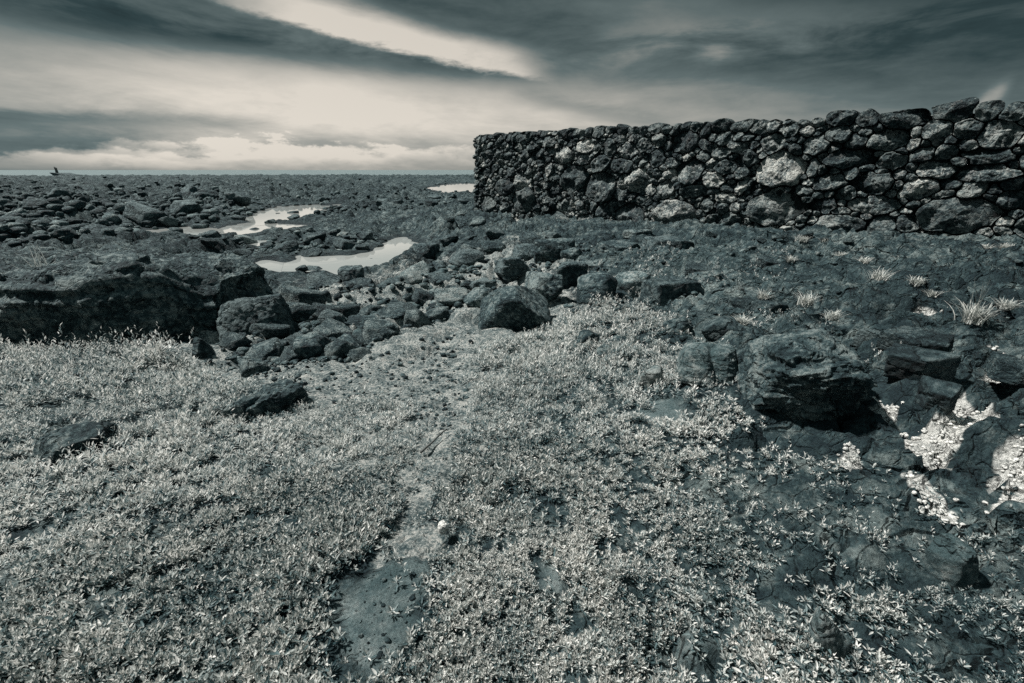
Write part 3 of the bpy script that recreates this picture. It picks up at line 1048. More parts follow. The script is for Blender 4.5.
# left corner stones
vv = wfoot(0)
while vv < wtop(0) - .1:
    h = rs.uniform(.09, .2)
    if not overlaps(.16, vv + h, .16, h, ST, .6):
        ST.append([rs.uniform(.13, .2), vv + h, .17, h, 0, rs.choice('dmm')])
    vv += h * 1.9
for size, tries in ((.36, 500), (.25, 2500), (.17, 7000), (.115, 16000), (.075, 26000)):
    for _ in range(tries):
        u = rs.uniform(.02, UEND)
        k = size * (.62 + .75 * min(u / wlen, 1.1))
        a, b_ = k * rs.uniform(.85, 1.35), k * rs.uniform(.65, 1.0)
        lo, hi = wfoot(u) - .12, wtop(u)
        v = rs.uniform(lo, hi - b_)
        if v + b_ > hi or overlaps(u, v, a, b_, ST, .80):
            continue
        ST.append([u, v, a, b_, R(rs.gauss(0, 22)), rs.choice('ddmmmmll')])
SA = np.array([[q[0], q[1], q[2], q[3], q[4]] for q in ST])
SP_ = []                                  # each stone is a worn polygon of five to seven sides
for q in ST:
    ng = rs.choice((5, 5, 6, 6, 7))
    o_ = rs.uniform(0, 6.28)
    an_ = np.array([o_ + 2 * math.pi * (k + rs.uniform(-.26, .26)) / ng for k in range(ng)])
    SP_.append((np.column_stack([np.cos(an_), np.sin(an_)]), np.array([rs.uniform(.78, 1.02) for _ in range(ng)])))


def stone_outline(i, K):
    u, v, a, b_, an = SA[i]
    th = np.linspace(0, 2 * np.pi, K, endpoint=False)
    rmax = max(a, b_) * 1.45
    T = np.linspace(.25, 1, 34) * rmax
    dxs, dys = np.cos(th)[:, None] * T, np.sin(th)[:, None] * T
    near = np.where((np.abs(SA[:, 0] - u) < rmax + 1.6) & (np.abs(SA[:, 1] - v) < rmax + 1.2))[0]
    px, py = u + dxs, v + dys

    def met(j):
        uu, v_, aa, bb, an_ = SA[j]
        c, s = math.cos(an_), math.sin(an_)
        x, y = px - uu, py - v_
        x, y = x * c + y * s, -x * s + y * c
        # a boxy norm, offset by size: big stones keep their size
        x, y = x / aa, y / bb
        nn, dd_ = SP_[j]
        m_ = np.maximum(x[..., None] * nn[:, 0] + y[..., None] * nn[:, 1], 0) / dd_
        return ((m_ ** 9).sum(-1) ** (1 / 9.0) - 1) * min(aa, bb)

    own = met(i)
    bad = own > .42 * min(a, b_) + .02
    for j in near:
        if j != i:
            bad |= met(j) < own + .012
    first = np.where(bad.any(1), bad.argmax(1), T.size - 1)
    r = T[np.maximum(first - 1, 0)]
    r = .12 * np.roll(r, 1) + .76 * r + .12 * np.roll(r, -1)
    return th, r


def w3(u, v, out):
    """Wall coordinates to the world; a slight batter leans the face back."""
    out = out - .05 * (v)
    P = WL[None] + np.outer(u, wdir) + np.outer(out, wnor)
    return np.column_stack([P, v])


def stone_mesh(i, fine):
    K, rings = (44, 14) if fine else (26, 8)
    u, v, a, b_, an = SA[i]
    th, r = stone_outline(i, K)
    rg = np.random.default_rng(900 + i)
    m = min(a, b_)
    hgt = m * rg.uniform(.35, .6) + .02
    th0 = rg.uniform(-.04, .04)
    tu, tv = rg.normal(0, .22), rg.normal(.0, .2) - .10
    ss = np.concatenate([[1.0, 1.0], 1 - np.linspace(0, 1, rings + 1)[1:-1] ** 1.6])
    outs = [-.42, -.05]
    V = []
    # three planes cut the face into facets
    fac = [(rg.normal(0, .8), rg.normal(0, .8), rg.uniform(.55, 1.0)) for _ in range(4)]
    for k, s in enumerate(ss):
        du, dv = np.cos(th) * r * s, np.sin(th) * r * s
        if k < 2:
            o = np.full(K, outs[k])
            if k == 1:
                du, dv = du * .995, dv * .995
        else:
            o = hgt * (1 - s ** 5.0)
            for (fu, fv, fd) in fac:
                o = np.minimum(o, hgt * (fd + fu * du / a + fv * dv / b_))
            o = np.maximum(o, -.04) + tu * du + tv * dv
        V.append(np.column_stack([u + du, v + dv, o + th0]))
    V.append(np.array([[u, v, min(hgt, hgt * min(q[2] for q in fac)) + th0]]))
    V = np.vstack(V)
    q = np.column_stack([V[:, 0], V[:, 1], V[:, 2]])
    inner = np.concatenate([np.zeros(K), np.full(K, .4), np.ones(len(V) - 2 * K)])
    nz = (.20 * fbm3(q / m * 1.1 + i * 3.3, 401, 4, .6) + .10 * ridge3(q / .12 + i * 1.7, 407, 3, .6) * min(1, .1 / m)) * m * .95
    V[:, 2] += nz * inner
    jit = .010 * fbm3(q / .09 + i, 411, 3)
    V[:, 0] += jit * inner
    V[:, 1] += np.roll(jit, 5) * inner
    P = w3(V[:, 0], V[:, 1], V[:, 2])
    nk = len(ss)
    idx = np.arange(nk * K).reshape(nk, K)
    quads = np.stack([idx[:-1], np.roll(idx[:-1], -1, 1), np.roll(idx[1:], -1, 1), idx[1:]], -1).reshape(-1, 4)
    last = idx[-1]
    tri = np.stack([last, np.roll(last, -1), np.full(K, nk * K)], -1)
    if wdir[0] * wnor[1] - wdir[1] * wnor[0] < 0:
        pass
    return P, quads, tri


mid = WL + wdir * wlen / 2
wall = bpy.data.objects.new('stone_wall', None)
wall.location = (mid[0], mid[1], 0)
COL.objects.link(wall)
tag(wall, 'long dry-stone wall of dark lava boulders ending at left against the sky', 'wall')
ORG = np.array([mid[0], mid[1], 0])
vis = SA[:, 2] * SA[:, 3] / (np.hypot(WL[0] + wdir[0] * SA[:, 0], WL[1] + wdir[1] * SA[:, 0]) ** 2)
vis[SA[:, 0] > wlen + .1] = 0
order = np.argsort(-vis)
bigset = set(order[:100].tolist())
fill = {'d': [], 'm': [], 'l': []}
MS = {'d': M_stone_d, 'm': M_stone, 'l': M_stone_l}
for i in range(len(ST)):
    Pw, qd, tr = stone_mesh(i, i in bigset)
    if i in bigset:
        cen = Pw.mean(0)
        me = mesh_np('stone', Pw - cen, [qd, tr])
        o = link('stone', me, MS[ST[i][5]], wall)
        o.location = cen - ORG
    else:
        fill[ST[i][5]].append((Pw, qd, tr))
# end face at the left, out of its own courses of stones
ENDS = []
vv = -.45
while vv < wtop(0) - .12:
    t = .1
    h = rs.uniform(.1, .2)
    while t < 2.0:
        wd = rs.uniform(.12, .3)
        ENDS.append((t + wd, vv + h, wd, h))
        t += wd * 1.95
    vv += h * 1.9
AV, AQ, AT, AM = [], [], [], []
base_i = 0
for mi, key in enumerate('dml'):
    for (Pw, qd, tr) in fill[key]:
        AV.append(Pw - ORG)
        AQ.append(qd + base_i)
        AT.append(tr + base_i)
        AM.append((mi, len(qd), len(tr)))
        base_i += len(Pw)
for (t, vv, wd, h) in ENDS:
    v1, f1 = rock_shape(int(t * 997 + vv * 313) % 5000, 3, p=14, rough=.06)
    v1 = v1 * np.array([.2, wd * 1.08, h * 1.06])
    Pw = np.column_stack([WL[0] + wdir[0] * (.12 + v1[:, 0]) - wnor[0] * (t + v1[:, 1]), WL[1] + wdir[1] * (.12 + v1[:, 0]) - wnor[1] * (t + v1[:, 1]), vv + v1[:, 2]])
    AV.append(Pw - ORG)
    AT.append(f1 + base_i)
    AM.append((rs.choice((0, 1, 1)), 0, len(f1)))
    base_i += len(Pw)
# rough stones along the top, behind the capping row
for k in range(230):
    u = rs.uniform(.15, UEND - .3)
    t = rs.uniform(.35, 1.9)
    v1, f1 = rock_shape(3000 + k, 2, p=14, rough=.06)
    sz = rs.uniform(.1, .24)
    Pw = w3(u + v1[:, 0] * sz, np.full(len(v1), wtop(u) - .16) + v1[:, 2] * sz * .7, -t + v1[:, 1] * sz)
    AV.append(Pw - ORG)
    AT.append(f1 + base_i)
    AM.append((rs.choice((0, 1)), 0, len(f1)))
    base_i += len(Pw)
me = mesh_np('small_stones', np.vstack(AV), [np.vstack(AQ), np.vstack(AT)])
for key in 'dml':
    me.materials.append(MS[key])
mi = np.concatenate([np.concatenate([np.full(q, m_) for (m_, q, t) in AM]), np.concatenate([np.full(t, m_) for (m_, q, t) in AM])]).astype(np.int32)
me.polygons.foreach_set('material_index', mi)
tag(link('fill_stone', me, None, wall), 'smaller stones wedged between the large ones', kind='stuff')
# hearting behind the face stones
nu, nv = 240, 26
uu = np.linspace(.06, UEND, nu)
prof = []
for (o_, fr) in [(-.10, -.3)] + [(-.10 - .002 * k, k / nv) for k in range(nv)] + [(-.14, 1.0), (-1.0, 1.02), (-1.9, 1.0), (-1.98, .5), (-2.0, -.3)]:
    vv = wfoot(uu) + (wtop(uu) - .13 - wfoot(uu)) * fr
    vv = np.where(fr < 0, -1.2, vv)
    nzs = .05 * fbm2(uu * 3, np.full_like(uu, o_ * 7 + fr * 9), 77, 3)
    prof.append(w3(uu, vv, o_ + nzs))
PV = np.array(prof)
npf = len(prof)
idx = np.arange(npf * nu).reshape(npf, nu)
qd = np.stack([idx[:-1, :-1], idx[:-1, 1:], idx[1:, 1:], idx[1:, :-1]], -1).reshape(-1, 4)
me = bpy.data.meshes.new('hearting')
vl = (PV.reshape(-1, 3) - ORG).tolist()
fl = qd.tolist() + [idx[:, 0].tolist(), idx[:, -1].tolist()[::-1]]
me.from_pydata(vl, [], fl)
link('hearting', me, M_wall_dark, wall)

# ------------------------------------------------------------------ loose rocks, each a thing
VAR = []
for k in range(16):
    v1, f1 = rock_shape(500 + k, 4, rough=.055)
    VAR.append(mesh_np('lava_rock', v1 * .5, f1))
    VAR[-1].materials.append(M_rock if k % 3 else M_dark_rock)
VARD = []
for q in VAR:
    VARD.append(q.copy())
    VARD[-1].materials.clear()
    VARD[-1].materials.append(M_dark_rock)
VARS = []
for k in range(8):
    rr_ = random.Random(800 + k)
    pl = [(math.cos(a_), math.sin(a_), rr_.uniform(-.15, .25), rr_.uniform(.75, 1.0)) for a_ in [rr_.uniform(0, .8) + 6.28 * j / 6 + rr_.uniform(-.3, .3) for j in range(6)]]
    pl += [(rr_.uniform(-.15, .15), rr_.uniform(-.15, .15), 1, .45), (0, 0, -1, .5), (rr_.uniform(-.4, .4), rr_.uniform(-.4, .4), 1, .52)]
    v1, f1 = rock_shape(830 + k, 5, planes=pl, p=34, rough=.035)
    VARS.append(mesh_np('flat_rock', v1 * np.array([.5, rr_.uniform(.33, .45), rr_.uniform(.16, .22)]), f1))
    VARS[-1].materials.append(M_rock if k % 2 else M_dark_rock)
VARP = []
for k in range(4):
    v1, f1 = rock_shape(560 + k, 4, rough=.05)
    VARP.append(mesh_np('lava_rock', v1 * .5, f1))
    VARP[-1].materials.append(M_pale_rock)


def in_pool(x, y, grow=0.0):
    return any(sdf(Pw, np.array([x]), np.array([y]))[0] < grow for Pw in POOLW.values())


def scatter(poly, n, s0, s1, label, group, seed, flat=(.45, .8), pale=.0, gap=.42, power=2.0, wet=False, turn=None, name='lava_rock', cat='rock', tilt=.3, lift=.22):
    """Loose rocks spread over an outline; big ones first, no two overlapping."""
    rg = random.Random(seed)
    xs = [p[0] for p in poly]
    ysq = [p[1] for p in poly]
    Pp = np.array(poly, float)
    done = []
    tries = 0
    sizes = sorted([s0 + (s1 - s0) * rg.random() ** power for _ in range(n)], reverse=True)
    k = 0
    while k < n and tries < n * 200:
        tries += 1
        px, py = rg.uniform(min(xs), max(xs)), rg.uniform(min(ysq), max(ysq))
        if sdf(Pp, np.array([px]), np.array([py]))[0] > 0:
            continue
        sp = sizes[k] * min(1.15, max(.22, (py - 166) / 50))       # width as it shows: smaller towards the horizon
        if any(math.hypot((px - q[0]) / ((sp + q[2]) * gap), (py - q[1]) / ((sp + q[2]) * gap * .55)) < 1 for q in done):
            continue
        x, y = hit(px, py)
        if in_pool(x, y, .15) and not wet:
            continue
        if y < 8 and min(sdf(C_, np.array([x]), np.array([y]))[0] for C_ in CORAL) < sp / FPX * y * .62:
            continue
        z = H(x, y)
        dd = y * CP + (EYE - z) * SP
        w = sp / FPX * dd
        done.append((px, py, sp))
        me = rg.choice(VARS) if turn is not None else rg.choice(VARP) if rg.random() < pale else rg.choice(VARD if seed in (22, 23, 24) else VAR)
        o = link(name, me)
        h = w * rg.uniform(*flat)
        o.scale = (w, w * rg.uniform(.75, 1.1), h)
        o.rotation_euler = (rg.uniform(-tilt, tilt), rg.uniform(-tilt, tilt), rg.uniform(0, 6.28) if turn is None else turn + rg.gauss(0, .3))
        if turn is not None:
            o.scale = (w, w, w * rg.uniform(.8, 1.2))
            h = w * .36
        o.location = (x, y + w * .25, z + h * lift)
        tag(o, label, cat, group)
        k += 1
    return done


MIDP = [(225, 352), (235, 306), (280, 290), (345, 293), (400, 277), (440, 262), (475, 266), (470, 300), (440, 318), (420, 332), (380, 345), (350, 362), (290, 366), (250, 372)]
scatter(MIDP, 105, 9, 34, 'loose grey lava rock in the rubble between the nearest pool and the plants', 'rubble rocks below the nearest pool', 21, (.4, .7), .16)
scatter([(0, 242), (0, 190), (110, 189), (215, 196), (245, 212), (235, 224), (200, 224), (150, 226), (110, 236), (60, 244)], 70, 9, 30,
        'dark rounded boulder on the lava field at left behind the ledge', 'boulders on the left lava field', 22, (.45, .75), .0, .40)
scatter([(190, 250), (205, 238), (250, 238), (300, 232), (340, 236), (385, 236), (370, 246), (330, 252), (290, 256), (250, 256), (215, 258)], 30, 8, 24,
        'dark rock on the lava bar between the two largest tide pools', 'rocks between the tide pools', 23, (.4, .6), .05)
scatter([(220, 206), (300, 192), (420, 188), (470, 196), (470, 208), (430, 214), (330, 216), (310, 222)], 34, 6, 20,
        'small dark rock on the far lava flats left of the wall', 'rocks on the far flats', 24, (.4, .6), .0)
scatter([(400, 232), (440, 215), (472, 216), (500, 228), (560, 238), (530, 246), (470, 262), (430, 262)], 24, 8, 24,
        'dark lava rock on the slope below the left end of the wall', 'rocks below the wall end', 25, (.4, .6), .0)
scatter([(225, 268), (285, 262), (352, 258), (385, 248), (410, 244), (380, 262), (330, 270), (280, 270)], 12, 5, 13,
        'small dark rock breaking the surface of the nearest tide pool', 'rocks standing in the nearest pool', 31, (.5, .7), wet=True)
scatter([(190, 233), (260, 224), (275, 208), (325, 207), (300, 216), (265, 228), (215, 235)], 10, 5, 14,
        'small dark rock standing in the shallow water of the farther pools', 'rocks standing in the farther pools', 32, (.5, .7), wet=True)
scatter([(630, 236), (760, 238), (860, 244), (840, 262), (740, 262), (650, 256)], 14, 6, 14,
        'small stone lying along the foot of the wall', 'stones at the foot of the wall', 26, (.4, .6), .2)

scatter([(872, 400), (884, 345), (940, 335), (1024, 350), (1024, 520), (960, 505), (905, 480), (880, 440)], 20, 24, 58,
        'dark flat lava slab dipping down the right slope around the coral gravel', 'slabs on the right slope', 27, (.34, .5), .0, .36, 1.3,
        turn=R(-28), name='flat_rock', cat='flat rock', tilt=.14, lift=.12)
scatter([(570, 262), (600, 240), (740, 242), (780, 275), (760, 315), (690, 325), (650, 300)], 18, 22, 56,
        'smooth grey lava slab bedded in the slope below the wall', 'bedded slabs below the wall', 28, (.22, .32), .35, .46, 1.4,
        turn=R(-25), name='flat_rock', cat='flat rock', tilt=.08, lift=.02)
# gravel and rubble too small to count
GV, GF, gi = [], [], 0
gv, gf = rock_shape(620, 2, p=12, rough=.06)
gvs = [rock_shape(620 + k, 2, p=26, rough=.06)[0] for k in range(6)]
rg = random.Random(77)
spots_ = []
for poly, n, s0, s1 in ((MIDP, 2300, 1.6, 10), ([(300, 384), (345, 366), (400, 352), (440, 335), (480, 330), (500, 340), (470, 365), (470, 400), (440, 440), (415, 440), (405, 400), (340, 405)], 420, 1.2, 5),
                        ([(0, 246), (0, 180), (215, 180), (245, 212), (200, 226), (110, 240)], 1700, 4, 14), ([(210, 214), (240, 178), (470, 178), (470, 206), (330, 216)], 900, 2.5, 8), ([(190, 250), (250, 236), (385, 236), (330, 252), (215, 258)], 200, 2, 8),
                        ([(440, 300), (480, 262), (560, 240), (640, 240), (620, 270), (520, 290)], 260, 2, 7), ([(190, 345), (230, 340), (330, 365), (300, 390), (215, 375)], 240, 1.5, 6),
                        ([(560, 300), (640, 290), (700, 330), (660, 360), (570, 350)], 120, 2, 7), ([(345, 650), (352, 590), (395, 560), (430, 570), (425, 610), (400, 670)], 70, 1, 5),
                        ([(600, 250), (700, 236), (1024, 246), (1024, 330), (880, 340), (700, 330)], 420, 1.2, 6)):
    Pp = np.array(poly, float)
    k = 0
    while k < n:
        px, py = rg.uniform(Pp[:, 0].min(), Pp[:, 0].max()), rg.uniform(Pp[:, 1].min(), Pp[:, 1].max())
        if sdf(Pp, np.array([px]), np.array([py]))[0] > 0:
            continue
        k += 1
        x, y = hit(px, py)
        if in_pool(x, y, .05):
            continue
        dd = y * CP + (EYE + .5) * SP
        spots_.append((x, y, (s0 + (s1 - s0) * rg.random() ** 2.5) / FPX * dd * min(1.15, max(.2, (py - 166) / 50))))
sx = np.array([q[0] for q in spots_])
sy = np.array([q[1] for q in spots_])
sz = relief(sx, sy)[0]
for k, (x, y, w) in enumerate(spots_):
    v1 = gvs[k % 6] * np.array([w * .5, w * .5 * rg.uniform(.7, 1.1), w * .5 * rg.uniform(.45, .95)])
    a = rg.uniform(0, 6.28)
    c, s = math.cos(a), math.sin(a)
    v1 = np.column_stack([v1[:, 0] * c - v1[:, 1] * s + x, v1[:, 0] * s + v1[:, 1] * c + y, v1[:, 2] + sz[k] + w * .12])
    GV.append(v1)
    GF.append(gf + gi)
    gi += len(v1)
me = mesh_np('rubble', np.vstack(GV), np.vstack(GF))
me.materials.append(M_rock)
me.materials.append(M_pale_rock)
me.materials.append(M_dark_rock)
me.polygons.foreach_set('material_index', np.repeat([rg.choice((0, 0, 1, 2)) for _ in GV], len(gf)).astype(np.int32))
tag(link('rubble', me), 'small lava rubble and gravel between the larger rocks', kind='stuff')

# coral gravel in the pockets of the right slope
GV, GF, gi = [], [], 0
spots_ = []
for P_ in CORAL:
    lo, hi = P_.min(0), P_.max(0)
    ar = abs(np.sum(P_[:, 0] * np.roll(P_[:, 1], -1) - np.roll(P_[:, 0], -1) * P_[:, 1])) / 2
    n = int(min(2600, 60 + ar * 4500))
    X_ = np.array([[rg.uniform(lo[0] - .05, hi[0] + .05), rg.uniform(lo[1] - .05, hi[1] + .05)] for _ in range(n * 2)])
    d_ = sdf(P_, X_[:, 0], X_[:, 1]) + .04 * fbm2(X_[:, 0] * 12, X_[:, 1] * 12, 3, 2)
    spots_ += X_[d_ < .012].tolist()[:n]
sx = np.array([q[0] for q in spots_])
sy = np.array([q[1] for q in spots_])
sz = relief(sx, sy)[0]
for k in range(len(sx)):
    w = rg.uniform(.007, .024)
    v1 = gvs[k % 6] * np.array([w * .5, w * .5 * rg.uniform(.5, 1.1), w * .5 * rg.uniform(.6, .95)])
    a = rg.uniform(0, 6.28)
    c, s = math.cos(a), math.sin(a)
    GV.append(np.column_stack([v1[:, 0] * c - v1[:, 1] * s + sx[k], v1[:, 0] * s + v1[:, 1] * c + sy[k], v1[:, 2] + sz[k] + w * .15]))
    GF.append(gf + gi)
    gi += len(v1)
me = mesh_np('coral_gravel', np.vstack(GV), np.vstack(GF))
tag(link('coral_gravel', me, M_coral), 'white coral gravel caught in pockets of the lava slope', kind='stuff')

# ------------------------------------------------------------------ the succulent ground cover
MAIN = poly_hit([(-420, 380), (-100, 352), (0, 352), (60, 350), (110, 340), (150, 352), (190, 362), (215, 372), (232, 384), (300, 398), (345, 388), (400, 384), (436, 372), (470, 345),
                 (530, 336), (560, 318), (600, 302), (652, 300), (690, 335), (720, 350), (742, 400), (780, 428), (860, 436), (890, 470), (910, 505),
                 (960, 512), (1024, 520), (1250, 560), (1500, 800), (1000, 900), (0, 900), (-500, 800)])
SPARSE = [poly_hit(p) for p in ([(560, 262), (640, 245), (700, 238), (790, 262), (800, 330), (750, 350), (690, 332), (640, 300)],
                                [(720, 345), (760, 330), (880, 330), (880, 372), (760, 400)],
                                [(860, 430), (900, 420), (920, 480), (1024, 500), (1024, 530), (900, 520)])]
HOLES = [(60, 575, 30, 10), (668, 412, 26, 14), (575, 445, 22, 20), (770, 500, 45, 20), (640, 480, 20, 10), (560, 585, 12, 14), (400, 520, 14, 20),
         (480, 445, 30, 14), (690, 590, 36, 14), (210, 440, 18, 6), (290, 410, 30, 10), (940, 570, 30, 16), (825, 630, 26, 18), (880, 480, 40, 24), (705, 398, 40, 14), (800, 440, 70, 12), (720, 470, 40, 16), (620, 520, 26, 10), (790, 560, 50, 18), (960, 630, 50, 24), (650, 560, 30, 14), (165, 520, 16, 8)]
HW = []
for (px, py, rx, ry) in HOLES:
    c0 = hit(px, py)
    c1 = hit(px + rx, py)
    c2 = hit(px, py - ry)
    HW.append((c0[0], c0[1], math.hypot(c1[0] - c0[0], c1[1] - c0[1]), math.hypot(c2[0] - c0[0], c2[1] - c0[1])))


def cover(x, y):
    """How densely the plants stand at a spot, 0 to 1."""
    jx = x + .10 * fbm2(x * 3, y * 3, 201, 3)
    jy = y + .10 * fbm2(x * 3, y * 3, 203, 3)
    m = 1 - sstep(-.22, .10, sdf(MAIN, jx, jy))
    dp = sdf(PATH, x + .3 * (jx - x), y + .3 * (jy - y))
    m = m * (.06 + .94 * sstep(-.04, .10, dp))
    for P_ in SLABS:
        m = m * (.04 + .96 * sstep(-.06, .05, sdf(P_, jx, jy)))
    for (hx, hy, rx, ry) in HW:
        m = m * (1 - .75 * np.exp(-(((x - hx) / rx) ** 2 + ((y - hy) / ry) ** 2) * 1.2))
    patch = fbm2(x * 1.1, y * 1.1, 211, 3) + .6 * fbm2(x * 4.5, y * 4.5, 213, 3)
    right = sstep(.2, 1.6, x - .25 * y + .2)
    m = m * (1 - (.50 + .42 * right) * sstep(-.15, .6, patch + .25 * right))
    m = m * (1 - .30 * right)
    m = m * (.12 + .88 * sstep(-.42, .25 + .25 * right, vn2(x * 8 + 5, y * 8, 217) + .35 * patch + .15))
    for P_ in SPARSE:
        m = np.maximum(m, .16 * (sdf(P_, jx, jy) < 0) * sstep(.0, .6, patch))
    return m


N = 165000
rr = RNG.uniform(.6 ** .55, 9.5 ** .55, N) ** (1 / .55)
aa = RNG.uniform(-1.15, 1.15, N)
sx, sy = rr * np.sin(aa), rr * np.cos(aa)
keep = RNG.uniform(size=N) < cover(sx, sy)
# keep a little clear of the big rocks' footprint is left to the rocks themselves, they stand taller than the mat
sx, sy, rr = sx[keep], sy[keep], rr[keep]
keep = np.ones(len(sx), bool)
sx, sy, rr = sx[keep], sy[keep], rr[keep]
sz = relief(sx, sy)[0]
ns = len(sx)
size = np.clip(.56 + .19 * rr, .70, 1.7) * RNG.uniform(.75, 1.25, ns) * (1 - .30 * sstep(.3, 1.8, sx - .2 * sy))
hsz = np.clip(.9 - .02 * rr, .7, 1.0) * np.exp(RNG.normal(0, .35, ns))          # sprigs stand farther apart and larger farther off
size *= 1 + .22 * fbm2(sx * 1.3, sy * 1.3, 241, 2)
mound = np.clip(.5 + .55 * fbm2(sx * 2.6, sy * 2.6, 221, 3), 0, 1.2)
tonep = fbm2(sx * .8, sy * .8, 231, 3) * .10 + fbm2(sx * 6, sy * 6, 233, 2) * .12 - .10 * sstep(.6, 2.2, sx - .2 * sy)  # last term paints corner darkening into the leaf tone toward the lower right
bush = np.zeros(ns)
for (px, py, rx) in ((110, 352, 60), (150, 356, 40), (60, 362, 60)):
    bx, by = hit(px, py)
    bush = np.maximum(bush, np.exp(-(((sx - bx) / .5) ** 2 + ((sy - by) / .28) ** 2)))
nl = 11
print('sprigs', ns)
# leaf templates: a plump blade for the near plants, a folded blade for the farther ones
TPL = (np.array([(0, 0, 0), (.32, -.5, .06), (.32, .5, .06), (.70, -.42, .10), (.70, .42, .10), (1.0, 0, .0), (.5, 0, -.10)]),
       np.array([(0, 0, 0), (.5, -.5, .08), (.5, .5, .08), (1.0, 0, .0)]))
TFC = (np.array([[0, 1, 6], [0, 6, 2], [1, 3, 6], [2, 6, 4], [3, 5, 6], [4, 6, 5]]), np.array([[0, 1, 3], [0, 3, 2]]))
az0 = RNG.uniform(0, 6.28, ns)
dead = np.where(RNG.uniform(size=ns) < .07 + .10 * (fbm2(sx * 2.2, sy * 2.2, 251, 2) > .45), -.34, 0.0)
lean = RNG.normal(0, .38, (ns, 2))
VS, TS, FS, vi = [], [], [], 0
for far in (0, 1):
    g = (rr > 2.6) if far else (rr <= 2.6)
    n_, tpl, tf = int(g.sum()), TPL[far], TFC[far]
    for k in range(nl):
        t = (k + .5) / nl
        az = az0[g] + k * 2.4 + RNG.normal(0, .35, n_)
        sg = size[g]
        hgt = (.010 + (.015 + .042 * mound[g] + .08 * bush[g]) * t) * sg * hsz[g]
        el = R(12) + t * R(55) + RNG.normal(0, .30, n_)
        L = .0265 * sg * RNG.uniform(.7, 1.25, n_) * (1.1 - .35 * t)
        W_ = L * RNG.uniform(.22, .34, n_)
        bx = sx[g] + lean[g, 0] * hgt + .006 * sg * np.cos(az) * (1 - t)
        by = sy[g] + lean[g, 1] * hgt + .006 * sg * np.sin(az) * (1 - t)
        bz = sz[g] + hgt
        dx, dy, dz = np.cos(az) * np.cos(el), np.sin(az) * np.cos(el), np.sin(el)
        sxv, syv = -np.sin(az), np.cos(az)
        ux, uy, uz = -np.cos(az) * np.sin(el), -np.sin(az) * np.sin(el), np.cos(el)
        V = np.empty((n_, len(tpl), 3))
        for j, (a_, b_, c_) in enumerate(tpl):
            V[:, j, 0] = bx + dx * a_ * L + sxv * b_ * W_ + ux * c_ * L
            V[:, j, 1] = by + dy * a_ * L + syv * b_ * W_ + uy * c_ * L
            V[:, j, 2] = bz + dz * a_ * L + uz * c_ * L
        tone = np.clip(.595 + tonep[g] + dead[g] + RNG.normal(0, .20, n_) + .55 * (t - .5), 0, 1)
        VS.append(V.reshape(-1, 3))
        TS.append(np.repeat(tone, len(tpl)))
        FS.append((tf[None] + (np.arange(n_) * len(tpl))[:, None, None] + vi).reshape(-1, 3))
        vi += n_ * len(tpl)
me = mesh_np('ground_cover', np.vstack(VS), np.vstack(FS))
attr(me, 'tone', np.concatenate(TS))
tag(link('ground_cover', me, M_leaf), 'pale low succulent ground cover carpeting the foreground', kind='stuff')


# ------------------------------------------------------------------ grass tufts, twig, coral lump, far post
def blades(n, h, spread, seed, wid=.006, droop=.6):
    rg = np.random.default_rng(seed)
    VV, FF, TT = [], [], []
    for k in range(n):
        az = rg.uniform(0, 6.28)
        ln = h * rg.uniform(.45, 1.1)
        out = rg.uniform(.1, 1.0) * spread
        cv = rg.uniform(.8, 2.4)
        b0 = rg.normal(0, spread * .18, 2)
        pts = []
        for t in np.linspace(0, 1, 5):
            o = out * t ** cv
            pts.append((b0[0] + math.cos(az) * o, b0[1] + math.sin(az) * o, ln * (t - droop * .35 * t ** 3)))
        s = np.array([-math.sin(az), math.cos(az), 0]) * wid
        i0 = len(VV)
        for q, t in zip(pts, np.linspace(0, 1, 5)):
            wv = s * (1 - t * .85)
            VV += [np.array(q) - wv, np.array(q) + wv]
        tone = rg.uniform(.3, 1)
        TT += [tone] * 10
        for q in range(4):
            FF.append([i0 + 2 * q, i0 + 2 * q + 1, i0 + 2 * q + 3, i0 + 2 * q + 2])
    return np.array(VV), np.array(FF), TT


TUFTS = [(800, 247, 16, 'dry grass tuft at the foot of the wall below a long grey stone'), (822, 249, 9, 'small dry tuft at the wall foot, right of the taller one'),
         (874, 293, 24, 'spiky pale tuft on the open lava slope below the middle of the wall'), (903, 257, 18, 'low grass tuft close to the wall, right of the slope tuft'),
         (955, 274, 34, 'broad pale tuft spreading on the lava under the right part of the wall'), (966, 337, 34, 'tall starry tuft with long upright stalks, far right of the slope'),
         (985, 247, 14, 'thin tuft pressed against the wall at far right'), (1004, 250, 15, 'straggly tuft at the wall foot beside the picture edge'),
         (824, 311, 26, 'flat dry tuft behind the largest boulder'), (812, 334, 26, 'pale dry tuft hanging over the top of the largest boulder'),
         (842, 342, 22, 'wispy tuft with long curved stalks at the right shoulder of the largest boulder'), (762, 300, 18, 'upright sparse tuft left of the flat dry tuft'),
         (788, 272, 14, 'small tuft on bare lava in the middle of the slope'), (840, 262, 16, 'low tuft just below the wall in the middle of the slope'),
         (862, 268, 15, 'low tuft next to the one below the wall middle'), (912, 297, 20, 'pale tuft between the spiky tuft and the starry tuft'),
         (930, 300, 16, 'short tuft right of the pale slope tuft'), (940, 283, 12, 'tiny tuft under the broad pale tuft'),
         (740, 330, 20, 'bright tuft in the plants behind the two-lobed boulder'), (1005, 313, 22, 'thin flat tuft at the far right edge of the slope'),
         (985, 355, 14, 'small tuft beside a white coral pocket'), (770, 318, 16, 'loose tuft on the slope just above the largest boulder'),
         (735, 312, 14, 'scruffy tuft on the slope left of the largest boulder')]
